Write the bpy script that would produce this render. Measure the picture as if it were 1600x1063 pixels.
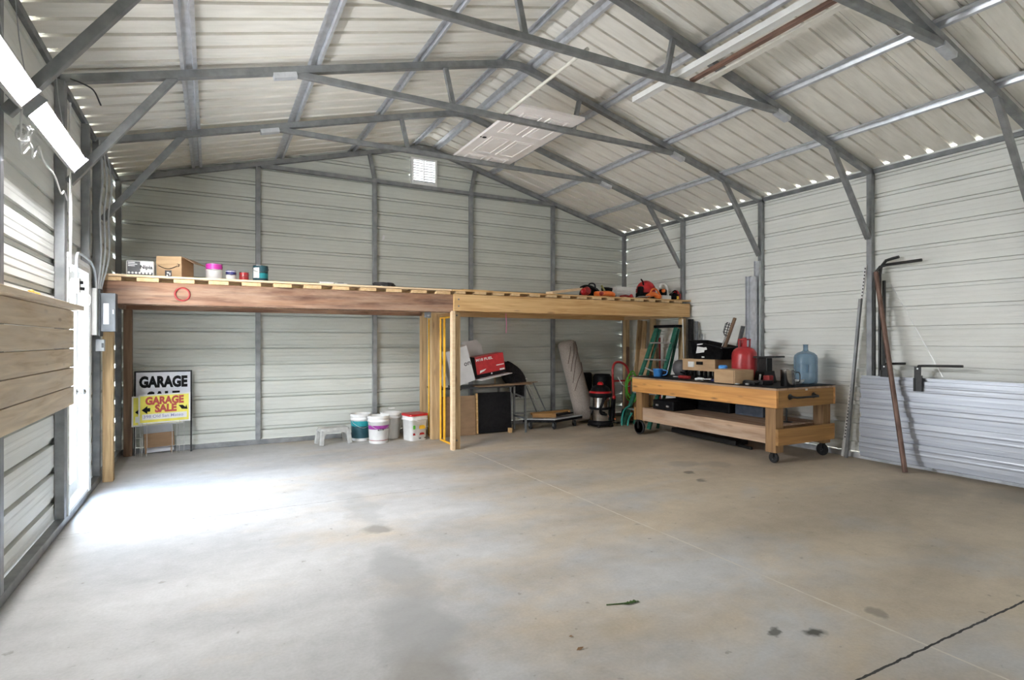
import bpy, bmesh, math, random
from math import sin, cos, pi, radians as R, sqrt
from mathutils import Vector as V, Matrix, Euler
random.seed(7)
for o in list(bpy.data.objects): bpy.data.objects.remove(o)
sc = bpy.context.scene
C = sc.collection

# ---------------------------------------------------------------- camera
cd = bpy.data.cameras.new('camera'); cam = bpy.data.objects.new('camera', cd); C.objects.link(cam)
cd.sensor_fit = 'HORIZONTAL'; cd.sensor_width = 36.0; cd.lens = 883.08 / 1600 * 36.0
cd.shift_y = (532.9 - 531.5) / 1600
cd.clip_start = 0.05; cd.clip_end = 200
cam.location = (0, 0, 1.4408); cam.rotation_euler = (R(90), 0, -R(28.03))
sc.camera = cam
# ---------------------------------------------------------------- colour management
sc.view_settings.view_transform = 'Standard'; sc.view_settings.look = 'None'
sc.view_settings.gamma = 1.0; sc.view_settings.use_curve_mapping = False
sc.view_settings.exposure = 1.17
sc.cycles.max_bounces = 10; sc.cycles.diffuse_bounces = 6; sc.cycles.glossy_bounces = 4
sc.cycles.transparent_max_bounces = 12; sc.cycles.use_denoising = True
sc.cycles.sample_clamp_indirect = 6.0
# ---------------------------------------------------------------- daylight
w = bpy.data.worlds.new('world'); sc.world = w; w.use_nodes = True
nt = w.node_tree; bg = nt.nodes['Background']
tc = nt.nodes.new('ShaderNodeTexCoord'); sx = nt.nodes.new('ShaderNodeSeparateXYZ'); cr = nt.nodes.new('ShaderNodeValToRGB')
nt.links.new(tc.outputs['Generated'], sx.inputs[0]); nt.links.new(sx.outputs['Z'], cr.inputs[0]); nt.links.new(cr.outputs[0], bg.inputs['Color'])
cr.color_ramp.elements[0].position = 0.0; cr.color_ramp.elements[0].color = (1.0, 0.985, 0.975, 1)
cr.color_ramp.elements[1].position = 0.7; cr.color_ramp.elements[1].color = (0.62, 0.78, 1.0, 1)
bg.inputs['Strength'].default_value = 17.5
def portal(name, loc, rot, sx_, sy_):
    l = bpy.data.lights.new(name, 'AREA'); l.shape = 'RECTANGLE'; l.size = sx_; l.size_y = sy_
    l.cycles.is_portal = True
    o = bpy.data.objects.new(name, l); C.objects.link(o); o.location = loc; o.rotation_euler = rot
sd = bpy.data.lights.new('sun', 'SUN'); sd.energy = 430.0; sd.angle = R(1.0); sd.color = (1, 0.95, 0.86)
so = bpy.data.objects.new('sun', sd); C.objects.link(so); so.rotation_euler = (R(-30), R(16), 0); so.location = (0, -6, 12)

# ================================================================= geometry constants (metres)
XL, XR, YB, YF = -1.0, 7.02, 8.598, -2.2          # inner faces of the steel frame
XC = 3.01; Z0, SL = 3.455, 0.265
TB = 0.063
WL, WR, WB = XL - TB, XR + TB, YB + TB               # sheet planes
BOWS = [8.63 - 1.542 * k for k in range(7)]
def roofz(x, a=0.12):
    d = 4.01 - (sqrt((x - XC) ** 2 + a * a) - 0.0)
    return Z0 + SL * d

# ================================================================= mesh builder
WLOC = {}
class M:
    def __init__(s): s.v = []; s.f = []; s.m = []; s.sm = []
    def add(s, vs, fs, mi=0, smooth=False):
        b = len(s.v); s.v += [V(p) for p in vs]
        for f in fs: s.f.append([b + i for i in f]); s.m.append(mi); s.sm.append(smooth)
        return s
    def box(s, x0, y0, z0, x1, y1, z1, mi=0):
        x0, x1 = sorted((x0, x1)); y0, y1 = sorted((y0, y1)); z0, z1 = sorted((z0, z1))
        return s.add([(x0,y0,z0),(x1,y0,z0),(x1,y1,z0),(x0,y1,z0),(x0,y0,z1),(x1,y0,z1),(x1,y1,z1),(x0,y1,z1)],
                     [(0,3,2,1),(4,5,6,7),(0,1,5,4),(1,2,6,5),(2,3,7,6),(3,0,4,7)], mi)
    def obox(s, c, size, mat, mi=0):
        hx, hy, hz = [q / 2 for q in size]
        vs = [V(c) + mat @ V((sx*hx, sy*hy, sz*hz)) for sz in (-1,1) for sx, sy in ((-1,-1),(1,-1),(1,1),(-1,1))]
        return s.add(vs, [(0,3,2,1),(4,5,6,7),(0,1,5,4),(1,2,6,5),(2,3,7,6),(3,0,4,7)], mi)
    def beam(s, p0, p1, w, h, up=(0,0,1), mi=0):
        p0 = V(p0); p1 = V(p1); d = (p1 - p0).normalized(); u = V(up)
        sd = d.cross(u).normalized(); u = sd.cross(d).normalized()
        vs = [p + sd * (a*w/2) + u * (b*h/2) for p in (p0, p1) for a, b in ((-1,-1),(1,-1),(1,1),(-1,1))]
        return s.add(vs, [(0,3,2,1),(4,5,6,7),(0,1,5,4),(1,2,6,5),(2,3,7,6),(3,0,4,7)], mi)
    def tube(s, pts, r, n=10, mi=0, caps=True, closed=False, smooth_pts=0):
        pts = [V(p) for p in pts]
        if smooth_pts:
            q = []
            N = len(pts); rng = N if closed else N - 1
            for i in range(rng):
                a, b = pts[i], pts[(i+1) % N]
                pa = pts[i-1] if (i > 0 or closed) else a + (a - b)
                pb = pts[(i+2) % N] if (i + 2 < N or closed) else b + (b - a)
                for k in range(smooth_pts):
                    t = k / smooth_pts
                    q.append(0.5*((2*a) + (b-pa)*t + (2*pa-5*a+4*b-pb)*t*t + (3*a-pa-3*b+pb)*t**3))
            if not closed: q.append(pts[-1])
            pts = q
        N = len(pts); up = None; rings = []
        for i, p in enumerate(pts):
            if closed: d = (pts[(i+1) % N] - pts[i-1])
            else: d = pts[min(i+1, N-1)] - pts[max(i-1, 0)]
            d = d.normalized() if d.length > 1e-9 else V((0,0,1))
            if up is None:
                up = V((0,0,1)) if abs(d.z) < 0.9 else V((1,0,0))
            up = (up - d * up.dot(d)); up = up.normalized() if up.length > 1e-6 else d.orthogonal().normalized()
            sd = d.cross(up); rr = r[i] if isinstance(r, (list, tuple)) and len(r) == N else (r if not isinstance(r, (list, tuple)) else r[0])
            rings.append([p + (up * cos(2*pi*k/n) + sd * sin(2*pi*k/n)) * rr for k in range(n)])
        b = [q for ring in rings for q in ring]; fs = []
        for i in range(N if closed else N - 1):
            j = (i + 1) % N
            for k in range(n): fs.append((i*n+k, i*n+(k+1) % n, j*n+(k+1) % n, j*n+k))
        s.add(b, fs, mi, True)
        if caps and not closed:
            s.add(rings[0], [tuple(range(n))[::-1]], mi); s.add(rings[-1], [tuple(range(n))], mi)
        return s
    def lathe(s, prof, c=(0,0,0), n=28, mi=0, mat=None, smooth=True, sx=1, sy=1):
        mat = mat or Matrix.Identity(3); vs = []; fs = []
        for r, z in prof:
            for k in range(n):
                vs.append(V(c) + mat @ V((r*cos(2*pi*k/n)*sx, r*sin(2*pi*k/n)*sy, z)))
        for i in range(len(prof) - 1):
            for k in range(n): fs.append((i*n+k, i*n+(k+1) % n, (i+1)*n+(k+1) % n, (i+1)*n+k))
        s.add(vs, fs, mi, smooth)
        if prof[0][0] > 1e-4: s.add(vs[:n], [tuple(range(n))[::-1]], mi)
        if prof[-1][0] > 1e-4: s.add(vs[-n:], [tuple(range(n))], mi)
        return s
    def prism(s, poly, org, ax, ay, depth, mi=0):
        org, ax, ay = V(org), V(ax).normalized(), V(ay).normalized(); nz = ax.cross(ay).normalized(); n = len(poly)
        a = [org + ax*x + ay*y for x, y in poly]; b = [p + nz*depth for p in a]
        s.add(a + b, [tuple(range(n))[::-1], tuple(range(n, 2*n))] + [(i, (i+1) % n, n+(i+1) % n, n+i) for i in range(n)], mi)
        return s
    def text(s, txt, size, org, ax, ay, mi=0, depth=0.0008, bold=0.0, fit=None, center=False, xs=1.0):
        cu = bpy.data.curves.new('t', 'FONT'); cu.body = txt; cu.size = size; cu.offset = bold; cu.resolution_u = 3
        cu.extrude = depth / 2; to = bpy.data.objects.new('t', cu); me = bpy.data.meshes.new_from_object(to)
        xsv = [v.co.x for v in me.vertices]
        if xsv:
            x0, x1 = min(xsv), max(xsv); k = (fit / (x1 - x0)) if fit else xs; off = -(x0 + x1) / 2 if center else -x0
            org, ax, ay = V(org), V(ax).normalized(), V(ay).normalized(); nz = ax.cross(ay)
            s.add([org + ax*((v.co.x + off)*k) + ay*v.co.y + nz*(v.co.z + depth/2) for v in me.vertices], [tuple(p.vertices) for p in me.polygons], mi)
        bpy.data.objects.remove(to); bpy.data.curves.remove(cu); bpy.data.meshes.remove(me)
        return s
    def build(s, name, mats, parent=None, origin=None, bevel=0.0, flat=False, subsurf=0):
        if not isinstance(mats, (list, tuple)): mats = [mats]
        lo = V((min(p.x for p in s.v), min(p.y for p in s.v), min(p.z for p in s.v)))
        hi = V((max(p.x for p in s.v), max(p.y for p in s.v), max(p.z for p in s.v)))
        if origin is None: origin = V(((lo.x+hi.x)/2, (lo.y+hi.y)/2, lo.z)) if parent is None else (lo + hi) / 2
        origin = V(origin)
        me = bpy.data.meshes.new(name); me.from_pydata([tuple(p - origin) for p in s.v], [], s.f)
        for m_ in mats: me.materials.append(m_)
        for i, p in enumerate(me.polygons): p.material_index = s.m[i]; p.use_smooth = s.sm[i] and not flat
        me.update()
        o = bpy.data.objects.new(name, me); C.objects.link(o)
        WLOC[o.name] = origin
        if parent is not None: o.parent = parent; o.location = origin - WLOC[parent.name]
        else: o.location = origin
        if bevel > 0:
            b = o.modifiers.new('bevel', 'BEVEL'); b.width = bevel; b.segments = 2; b.limit_method = 'ANGLE'; b.angle_limit = R(40)
        if subsurf:
            b = o.modifiers.new('sub', 'SUBSURF'); b.levels = subsurf; b.render_levels = subsurf
        return o
def thing(name, loc, label, cat, group=None):
    o = bpy.data.objects.new(name, None); C.objects.link(o); o.location = loc; o.empty_display_size = 0.1
    WLOC[o.name] = V(loc); o['label'] = label; o['category'] = cat
    if group: o['group'] = group
    return o
def tag(o, label, cat, group=None, kind=None):
    o['label'] = label; o['category'] = cat
    if group: o['group'] = group
    if kind: o['kind'] = kind
    return o
def struct(o): o['kind'] = 'structure'; return o
def plab(o, label): o['label'] = label; return o
def copy_tree(o, parent=None, loc=None, label=None):
    c = o.copy(); C.objects.link(c); c.parent = parent
    if loc is not None: c.location = loc
    if label: c['label'] = label
    for ch in list(o.children): copy_tree(ch, c)
    return c
def rot(ax, a): return Matrix.Rotation(R(a), 3, ax)

# ================================================================= materials
def mat(name, col, rough=0.5, metal=0.0, spec=0.5, **k):
    m = bpy.data.materials.new(name); m.use_nodes = True; b = m.node_tree.nodes['Principled BSDF']
    b.inputs['Base Color'].default_value = (*col, 1); b.inputs['Roughness'].default_value = rough; b.inputs['Metallic'].default_value = metal
    b.inputs['Specular IOR Level'].default_value = spec
    return m
def noisy(name, c1, c2, scale=(4,4,4), rough=0.5, metal=0.0, detail=6, bump=0.0, bscale=None, lo=0.35, hi=0.65, coord='Object', rnd=0.0, dist=0.0):
    m = mat(name, c1, rough, metal); nt = m.node_tree; N = nt.nodes; L = nt.links; b = N['Principled BSDF']
    tc = N.new('ShaderNodeTexCoord'); mp = N.new('ShaderNodeMapping'); mp.inputs['Scale'].default_value = scale
    L.new(tc.outputs[coord], mp.inputs[0])
    no = N.new('ShaderNodeTexNoise'); no.inputs['Scale'].default_value = 1; no.inputs['Detail'].default_value = detail; no.inputs['Distortion'].default_value = dist
    L.new(mp.outputs[0], no.inputs['Vector'])
    cr = N.new('ShaderNodeValToRGB'); cr.color_ramp.elements[0].position = lo; cr.color_ramp.elements[1].position = hi
    cr.color_ramp.elements[0].color = (*c1, 1); cr.color_ramp.elements[1].color = (*c2, 1)
    L.new(no.outputs['Fac'], cr.inputs[0]); out = cr.outputs[0]
    if rnd > 0:
        oi = N.new('ShaderNodeObjectInfo'); mr = N.new('ShaderNodeMapRange'); mr.inputs['To Min'].default_value = 1 - rnd; mr.inputs['To Max'].default_value = 1 + rnd
        L.new(oi.outputs['Random'], mr.inputs['Value']); mx = N.new('ShaderNodeVectorMath'); mx.operation = 'SCALE'
        L.new(out, mx.inputs[0]); L.new(mr.outputs[0], mx.inputs['Scale']); out = mx.outputs[0]
    L.new(out, b.inputs['Base Color'])
    if bump > 0:
        bp = N.new('ShaderNodeBump'); bp.inputs['Strength'].default_value = bump; bp.inputs['Distance'].default_value = 0.004
        L.new(no.outputs['Fac'], bp.inputs['Height']); L.new(bp.outputs[0], b.inputs['Normal'])
    return m
def wood(name, c1, c2, knot=(0.12,0.06,0.03), axis='x', grain=1.0, rough=0.7, knots=0.5, patch=None):
    """plank wood: long fibres along one axis, a few dark knots"""
    m = mat(name, c1, rough); nt = m.node_tree; N = nt.nodes; L = nt.links; b = N['Principled BSDF']
    tc = N.new('ShaderNodeTexCoord'); oi = N.new('ShaderNodeObjectInfo')
    ad = N.new('ShaderNodeVectorMath'); ad.operation = 'ADD'; sc_ = N.new('ShaderNodeVectorMath'); sc_.operation = 'SCALE'; sc_.inputs[0].default_value = (7.3, 3.1, 5.7)
    L.new(oi.outputs['Random'], sc_.inputs['Scale']); L.new(tc.outputs['Object'], ad.inputs[0]); L.new(sc_.outputs[0], ad.inputs[1])
    mp = N.new('ShaderNodeMapping'); s = [26*grain]*3; s['xyz'.index(axis)] = 1.6*grain; mp.inputs['Scale'].default_value = s
    L.new(ad.outputs[0], mp.inputs[0])
    no = N.new('ShaderNodeTexNoise'); no.inputs['Scale'].default_value = 1.0; no.inputs['Detail'].default_value = 5; no.inputs['Distortion'].default_value = 0.8
    L.new(mp.outputs[0], no.inputs['Vector'])
    cr = N.new('ShaderNodeValToRGB'); cr.color_ramp.elements[0].position = 0.32; cr.color_ramp.elements[1].position = 0.68
    cr.color_ramp.elements[0].color = (*c2, 1); cr.color_ramp.elements[1].color = (*c1, 1); L.new(no.outputs['Fac'], cr.inputs[0])
    mp2 = N.new('ShaderNodeMapping'); s2 = [9.0]*3; s2['xyz'.index(axis)] = 2.2; mp2.inputs['Scale'].default_value = s2; L.new(ad.outputs[0], mp2.inputs[0])
    vo = N.new('ShaderNodeTexVoronoi'); vo.inputs['Scale'].default_value = 1.0; L.new(mp2.outputs[0], vo.inputs['Vector'])
    k = N.new('ShaderNodeValToRGB'); k.color_ramp.elements[0].position = 0.06; k.color_ramp.elements[0].color = (knots,)*3 + (1,)
    k.color_ramp.elements[1].position = 0.17; k.color_ramp.elements[1].color = (0,0,0,1); L.new(vo.outputs['Distance'], k.inputs[0])
    mx = N.new('ShaderNodeMix'); mx.data_type = 'RGBA'; L.new(k.outputs[0], mx.inputs['Factor']); L.new(cr.outputs[0], mx.inputs['A']); mx.inputs['B'].default_value = (*knot, 1)
    out = mx.outputs['Result']
    if patch:   # weathered, paler areas
        mp3 = N.new('ShaderNodeMapping'); s3 = [9.0]*3; s3['xyz'.index(axis)] = 1.3; mp3.inputs['Scale'].default_value = s3; L.new(ad.outputs[0], mp3.inputs[0])
        n3 = N.new('ShaderNodeTexNoise'); n3.inputs['Scale'].default_value = 1.0; n3.inputs['Detail'].default_value = 7; n3.inputs['Roughness'].default_value = 0.65; L.new(mp3.outputs[0], n3.inputs['Vector'])
        r3 = N.new('ShaderNodeValToRGB'); r3.color_ramp.elements[0].position = 0.42; r3.color_ramp.elements[0].color = (0,0,0,1); r3.color_ramp.elements[1].position = 0.66; r3.color_ramp.elements[1].color = (0.8,0.8,0.8,1); L.new(n3.outputs['Fac'], r3.inputs[0])
        m3 = N.new('ShaderNodeMix'); m3.data_type = 'RGBA'; L.new(r3.outputs[0], m3.inputs['Factor']); L.new(out, m3.inputs['A']); m3.inputs['B'].default_value = (*patch, 1); out = m3.outputs['Result']
    L.new(out, b.inputs['Base Color'])
    bp = N.new('ShaderNodeBump'); bp.inputs['Strength'].default_value = 0.25; bp.inputs['Distance'].default_value = 0.003
    L.new(no.outputs['Fac'], bp.inputs['Height']); L.new(bp.outputs[0], b.inputs['Normal'])
    return m
def emit(name, col, st):
    m = bpy.data.materials.new(name); m.use_nodes = True; b = m.node_tree.nodes['Principled BSDF']
    b.inputs['Base Color'].default_value = (*col, 1); b.inputs['Emission Color'].default_value = (*col, 1); b.inputs['Emission Strength'].default_value = st
    return m
def clear(name, col, alpha, rough=0.05):
    """clear sheet: mostly see-through with a glossy surface"""
    m = bpy.data.materials.new(name); m.use_nodes = True; nt = m.node_tree; N = nt.nodes; N.clear(); L = nt.links
    o = N.new('ShaderNodeOutputMaterial'); t = N.new('ShaderNodeBsdfTransparent'); g = N.new('ShaderNodeBsdfPrincipled'); mx = N.new('ShaderNodeMixShader')
    t.inputs[0].default_value = (*[0.5 + 0.5*c for c in col], 1); g.inputs['Base Color'].default_value = (*col, 1); g.inputs['Roughness'].default_value = rough
    mx.inputs[0].default_value = alpha; L.new(t.outputs[0], mx.inputs[1]); L.new(g.outputs[0], mx.inputs[2]); L.new(mx.outputs[0], o.inputs[0])
    return m

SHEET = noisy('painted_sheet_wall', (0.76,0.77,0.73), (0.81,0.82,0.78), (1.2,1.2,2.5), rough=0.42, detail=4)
SHEETB = noisy('painted_sheet_back_dimmed', (0.55,0.57,0.52), (0.60,0.62,0.57), (1.2,1.2,2.5), rough=0.45, detail=4)  # same sheet as the side walls, darkened for the dim light at the back
ROOFM = noisy('roof_sheet', (0.76,0.73,0.66), (0.87,0.84,0.77), (3,14,3), rough=0.5, detail=8, lo=0.3, hi=0.7)
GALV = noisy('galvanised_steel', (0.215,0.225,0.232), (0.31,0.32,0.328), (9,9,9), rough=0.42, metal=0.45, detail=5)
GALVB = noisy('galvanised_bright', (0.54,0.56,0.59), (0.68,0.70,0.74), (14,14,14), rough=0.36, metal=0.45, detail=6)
GALVD = noisy('dark_steel', (0.16,0.17,0.18), (0.24,0.25,0.26), (9,9,9), rough=0.5, metal=0.6, detail=5)
CORR = noisy('galvalume_sheet', (0.27,0.285,0.315), (0.36,0.375,0.405), (0.6,0.6,30), rough=0.36, metal=0.6, detail=5)
BLACK = noisy('black_plastic', (0.004,0.004,0.005), (0.010,0.010,0.011), (20,20,20), rough=0.5)
BLACK.node_tree.nodes['Principled BSDF'].inputs['Specular IOR Level'].default_value = 0.12
BLACKM = noisy('black_steel', (0.008,0.008,0.008), (0.016,0.016,0.016), (25,25,25), rough=0.4, metal=0.2)
DGREY = noisy('dark_grey_plastic', (0.035,0.035,0.04), (0.06,0.06,0.065), (20,20,20), rough=0.45)
GREY = noisy('grey_plastic', (0.38,0.38,0.36), (0.50,0.50,0.47), (15,15,15), rough=0.55)
LGREY = noisy('light_grey_paint', (0.42,0.44,0.46), (0.50,0.52,0.54), (15,15,15), rough=0.45)
PANELG = noisy('panel_grey_paint', (0.055,0.06,0.065), (0.075,0.08,0.085), (12,12,12), rough=0.65)
WHITE = noisy('white_paint', (0.78,0.78,0.76), (0.84,0.84,0.82), (10,10,10), rough=0.45)
WHITEP = noisy('white_plastic', (0.74,0.74,0.72), (0.82,0.82,0.80), (12,12,12), rough=0.35)
CREAM = noisy('off_white_door_skin', (0.86,0.80,0.77), (0.92,0.87,0.84), (5,5,5), rough=0.5)
RED = noisy('red_plastic', (0.42,0.008,0.012), (0.54,0.015,0.02), (15,15,15), rough=0.35)
DRED = noisy('dark_red', (0.24,0.02,0.02), (0.36,0.03,0.03), (20,20,20), rough=0.45)
REDM = noisy('red_enamel', (0.36,0.022,0.025), (0.44,0.035,0.04), (9,9,9), rough=0.32)
ORANGE = noisy('orange_plastic', (0.75,0.15,0.02), (0.88,0.22,0.04), (15,15,15), rough=0.4)
YELLOW = noisy('yellow_powder_coat', (0.80,0.42,0.02), (0.90,0.52,0.04), (15,15,15), rough=0.4)
SIGNY = noisy('yellow_sign_board', (0.80,0.72,0.08), (0.88,0.80,0.14), (8,8,8), rough=0.5)
SIGNW = noisy('white_sign_board', (0.66,0.68,0.74), (0.72,0.74,0.79), (8,8,8), rough=0.4)
GREEN = noisy('green_fibreglass', (0.015,0.11,0.07), (0.03,0.17,0.11), (3,3,25), rough=0.4)
LIME = noisy('lime_hose', (0.08,0.42,0.03), (0.14,0.55,0.05), (15,15,15), rough=0.4)
BLUE = noisy('blue_plastic', (0.05,0.26,0.70), (0.10,0.36,0.80), (15,15,15), rough=0.35)
NAVY = noisy('navy_label', (0.02,0.02,0.12), (0.04,0.04,0.18), (15,15,15), rough=0.4)
MAGENTA = noisy('magenta_label', (0.60,0.03,0.36), (0.70,0.06,0.44), (15,15,15), rough=0.4)
PURPLE = noisy('purple_label', (0.26,0.03,0.24), (0.34,0.06,0.32), (15,15,15), rough=0.4)
TEAL = noisy('teal_label', (0.01,0.24,0.27), (0.02,0.32,0.35), (15,15,15), rough=0.4)
DTEAL = noisy('dark_teal_label', (0.01,0.05,0.07), (0.02,0.08,0.10), (15,15,15), rough=0.4)
AMBER = noisy('amber_label', (0.80,0.45,0.02), (0.90,0.55,0.05), (15,15,15), rough=0.4)
PINK = mat('pink_string', (0.75,0.12,0.35), 0.7)
CARD = noisy('cardboard', (0.44,0.29,0.16), (0.52,0.35,0.20), (4,4,18), rough=0.85)
CARDD = noisy('dark_cardboard', (0.25,0.16,0.09), (0.33,0.21,0.12), (4,4,14), rough=0.85)
CARDW = noisy('white_card', (0.66,0.66,0.66), (0.74,0.74,0.74), (6,6,6), rough=0.75)
FABRIC = noisy('black_fabric', (0.008,0.008,0.010), (0.022,0.022,0.026), (30,30,30), rough=0.95, bump=0.6)
RUBBER = noisy('black_rubber', (0.010,0.010,0.010), (0.018,0.018,0.018), (30,30,30), rough=0.75)
CHROME = noisy('polished_steel', (0.42,0.42,0.42), (0.55,0.55,0.55), (4,4,30), rough=0.18, metal=1.0)
ALU = noisy('aluminium', (0.58,0.58,0.57), (0.70,0.70,0.69), (3,3,30), rough=0.35, metal=0.8)
RUST = noisy('brown_pipe', (0.10,0.055,0.04), (0.20,0.12,0.09), (20,20,5), rough=0.5, metal=0.3)
RUG = noisy('rug_back', (0.30,0.26,0.225), (0.38,0.33,0.29), (60,60,60), rough=0.95, bump=0.3)
RUGL = noisy('rug_line', (0.10,0.065,0.055), (0.14,0.10,0.085), (60,60,60), rough=0.95)
PINE = wood('pine_lumber', (0.72,0.48,0.23), (0.50,0.28,0.10), axis='x')
PINEY = wood('pine_lumber_y', (0.70,0.50,0.28), (0.55,0.36,0.18), axis='y', knots=0.1)
PINEZ = wood('pine_post', (0.64,0.46,0.25), (0.38,0.25,0.12), axis='z')
PINEBR = wood('bright_board', (0.80,0.62,0.40), (0.70,0.50,0.30), axis='x', knots=0.2)
OLDBEAM = wood('weathered_beam', (0.31,0.165,0.095), (0.10,0.045,0.028), axis='x', grain=0.8, knots=0.85, patch=(0.40,0.27,0.19))
OLDZ = wood('old_post', (0.24,0.15,0.09), (0.13,0.075,0.045), axis='z', grain=0.7)
OAKY = wood('varnished_board_y', (0.74,0.38,0.12), (0.50,0.22,0.06), axis='y', grain=0.7, rough=0.45, knots=0.7)
OAKX = wood('varnished_board_x', (0.40,0.21,0.065), (0.24,0.12,0.035), axis='x', grain=0.7, rough=0.5, knots=0.3)
OAKZ = wood('varnished_leg', (0.36,0.21,0.09), (0.19,0.10,0.04), axis='z', grain=0.7, rough=0.55, knots=0.3)
WORNY = wood('worn_board_y', (0.50,0.34,0.22), (0.26,0.16,0.10), axis='y', grain=0.7, knots=0.5, patch=(0.50,0.38,0.28))
FENCE = wood('fence_board', (0.72,0.60,0.44), (0.46,0.35,0.23), axis='y', grain=0.8, knots=0.9, patch=(0.58,0.50,0.40))
PLY = wood('plywood', (0.52,0.37,0.22), (0.40,0.27,0.15), axis='z', grain=0.5, knots=0.0)
TUBE_EMIT = emit('lit_diffuser', (0.97, 0.975, 1.0), 172.0); TUBE_EMIT2 = emit('lit_diffuser_dimmer', (0.97, 0.975, 1.0), 12.0)

# ---- concrete floor
def concrete():
    m = mat('concrete_floor', (0.5,0.5,0.47), 0.62); nt = m.node_tree; N = nt.nodes; L = nt.links; b = N['Principled BSDF']
    tc = N.new('ShaderNodeTexCoord'); P = tc.outputs['Object']
    def noise(scale, detail=6, dist=0.0, sc3=None, rough=0.5):
        mp = N.new('ShaderNodeMapping'); mp.inputs['Scale'].default_value = sc3 or (1,1,1); L.new(P, mp.inputs[0])
        n = N.new('ShaderNodeTexNoise'); n.inputs['Scale'].default_value = scale; n.inputs['Detail'].default_value = detail; n.inputs['Distortion'].default_value = dist
        n.inputs['Roughness'].default_value = rough
        L.new(mp.outputs[0], n.inputs['Vector']); return n.outputs['Fac']
    def ramp(src, p0, c0, p1, c1):
        r = N.new('ShaderNodeValToRGB'); r.color_ramp.elements[0].position = p0; r.color_ramp.elements[1].position = p1
        r.color_ramp.elements[0].color = (*c0, 1) if len(c0) == 3 else c0; r.color_ramp.elements[1].color = (*c1, 1); L.new(src, r.inputs[0]); return r.outputs[0]
    def mix(f, a, bb, mode='MIX', fac=None):
        x = N.new('ShaderNodeMix'); x.data_type = 'RGBA'; x.blend_type = mode
        if f is not None: L.new(f, x.inputs['Factor'])
        else: x.inputs['Factor'].default_value = fac
        for q, n_ in ((a, 'A'), (bb, 'B')):
            if isinstance(q, tuple): x.inputs[n_].default_value = (*q, 1)
            else: L.new(q, x.inputs[n_])
        return x.outputs['Result']
    def math_(op, a, b_=None, c_=None):
        x = N.new('ShaderNodeMath'); x.operation = op
        for i, q in enumerate((a, b_, c_)):
            if q is None: continue
            if isinstance(q, (int, float)): x.inputs[i].default_value = q
            else: L.new(q, x.inputs[i])
        return x.outputs[0]
    sep = N.new('ShaderNodeSeparateXYZ'); L.new(P, sep.inputs[0]); X, Y = sep.outputs[0], sep.outputs[1]
    wob = noise(0.9, 7, 0.3, (1.0, 1.5, 1), 0.6)
    # slab tone: grey left to tan right, painting in the warm light there, with broad trowel clouds
    gx = math_('ADD', math_('MULTIPLY', X, 0.19), math_('MULTIPLY', math_('SUBTRACT', wob, 0.5), 2.6))
    tone = ramp(gx, 0.15, (0.495,0.49,0.48), 0.80, (0.54,0.46,0.355))
    clouds = ramp(noise(0.9, 8, 0.4, (0.6, 1.4, 1)), 0.33, (0.76,0.76,0.76), 0.68, (1.10,1.10,1.10))
    c = mix(None, tone, clouds, 'MULTIPLY', 1.0)
    c = mix(None, c, ramp(noise(7, 8, 0.3, None, 0.65), 0.3, (0.90,0.90,0.89), 0.7, (1.07,1.07,1.07)), 'MULTIPLY', 1.0)
    c = mix(None, c, ramp(noise(60, 4), 0.25, (0.92,0.92,0.92), 0.75, (1.05,1.05,1.05)), 'MULTIPLY', 1.0)
    # scattered specks
    c = mix(ramp(noise(14, 3), 0.26, (0.55,0.55,0.55), 0.31, (0,0,0)), c, (0.20,0.18,0.15))
    # stains where they lie on the slab:   x, y, rx, ry, strength
    wv = N.new('ShaderNodeTexNoise'); wv.inputs['Scale'].default_value = 5.0; wv.inputs['Detail'].default_value = 6; L.new(P, wv.inputs['Vector'])
    vs = N.new('ShaderNodeVectorMath'); vs.operation = 'MULTIPLY_ADD'; L.new(wv.outputs['Color'], vs.inputs[0]); vs.inputs[1].default_value = (0.3,0.3,0); L.new(P, vs.inputs[2])
    for (sx_, sy_, rx, ry, st, col) in STAINS:
        sb = N.new('ShaderNodeVectorMath'); sb.operation = 'SUBTRACT'; L.new(vs.outputs[0], sb.inputs[0]); sb.inputs[1].default_value = (sx_+0.15, sy_+0.15, 0)
        ml = N.new('ShaderNodeVectorMath'); ml.operation = 'MULTIPLY'; L.new(sb.outputs[0], ml.inputs[0]); ml.inputs[1].default_value = (1/rx, 1/ry, 0)
        ln = N.new('ShaderNodeVectorMath'); ln.operation = 'LENGTH'; L.new(ml.outputs[0], ln.inputs[0])
        c = mix(ramp(ln.outputs['Value'], 0.55, (st,)*3, 1.0, (0,0,0)), c, col)
    # pale filled control joint along the ridge line, dark open joint across
    dx = math_('ABSOLUTE', math_('SUBTRACT', math_('ADD', X, math_('MULTIPLY', math_('SUBTRACT', noise(18, 2), 0.5), 0.008)), 2.99))
    j1 = math_('MULTIPLY', math_('LESS_THAN', dx, 0.0065), math_('LESS_THAN', Y, 7.05))
    c = mix(math_('MULTIPLY', j1, ramp(noise(6, 4), 0.35, (0.25,0.25,0.25), 0.55, (1,1,1))), c, (0.62,0.58,0.50))
    dy = math_('ABSOLUTE', math_('SUBTRACT', math_('ADD', Y, math_('MULTIPLY', math_('SUBTRACT', noise(18, 3), 0.5), 0.02)), 1.428))
    c = mix(math_('LESS_THAN', dy, 0.006), c, (0.02,0.02,0.018))
    dy2 = math_('ABSOLUTE', math_('SUBTRACT', math_('ADD', Y, math_('MULTIPLY', math_('SUBTRACT', noise(9, 4), 0.5), 0.07)), 5.25))
    c = mix(math_('MULTIPLY', math_('LESS_THAN', dy2, 0.004), math_('LESS_THAN', X, 1.9)), c, (0.22,0.21,0.19))
    L.new(c, b.inputs['Base Color'])
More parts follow.
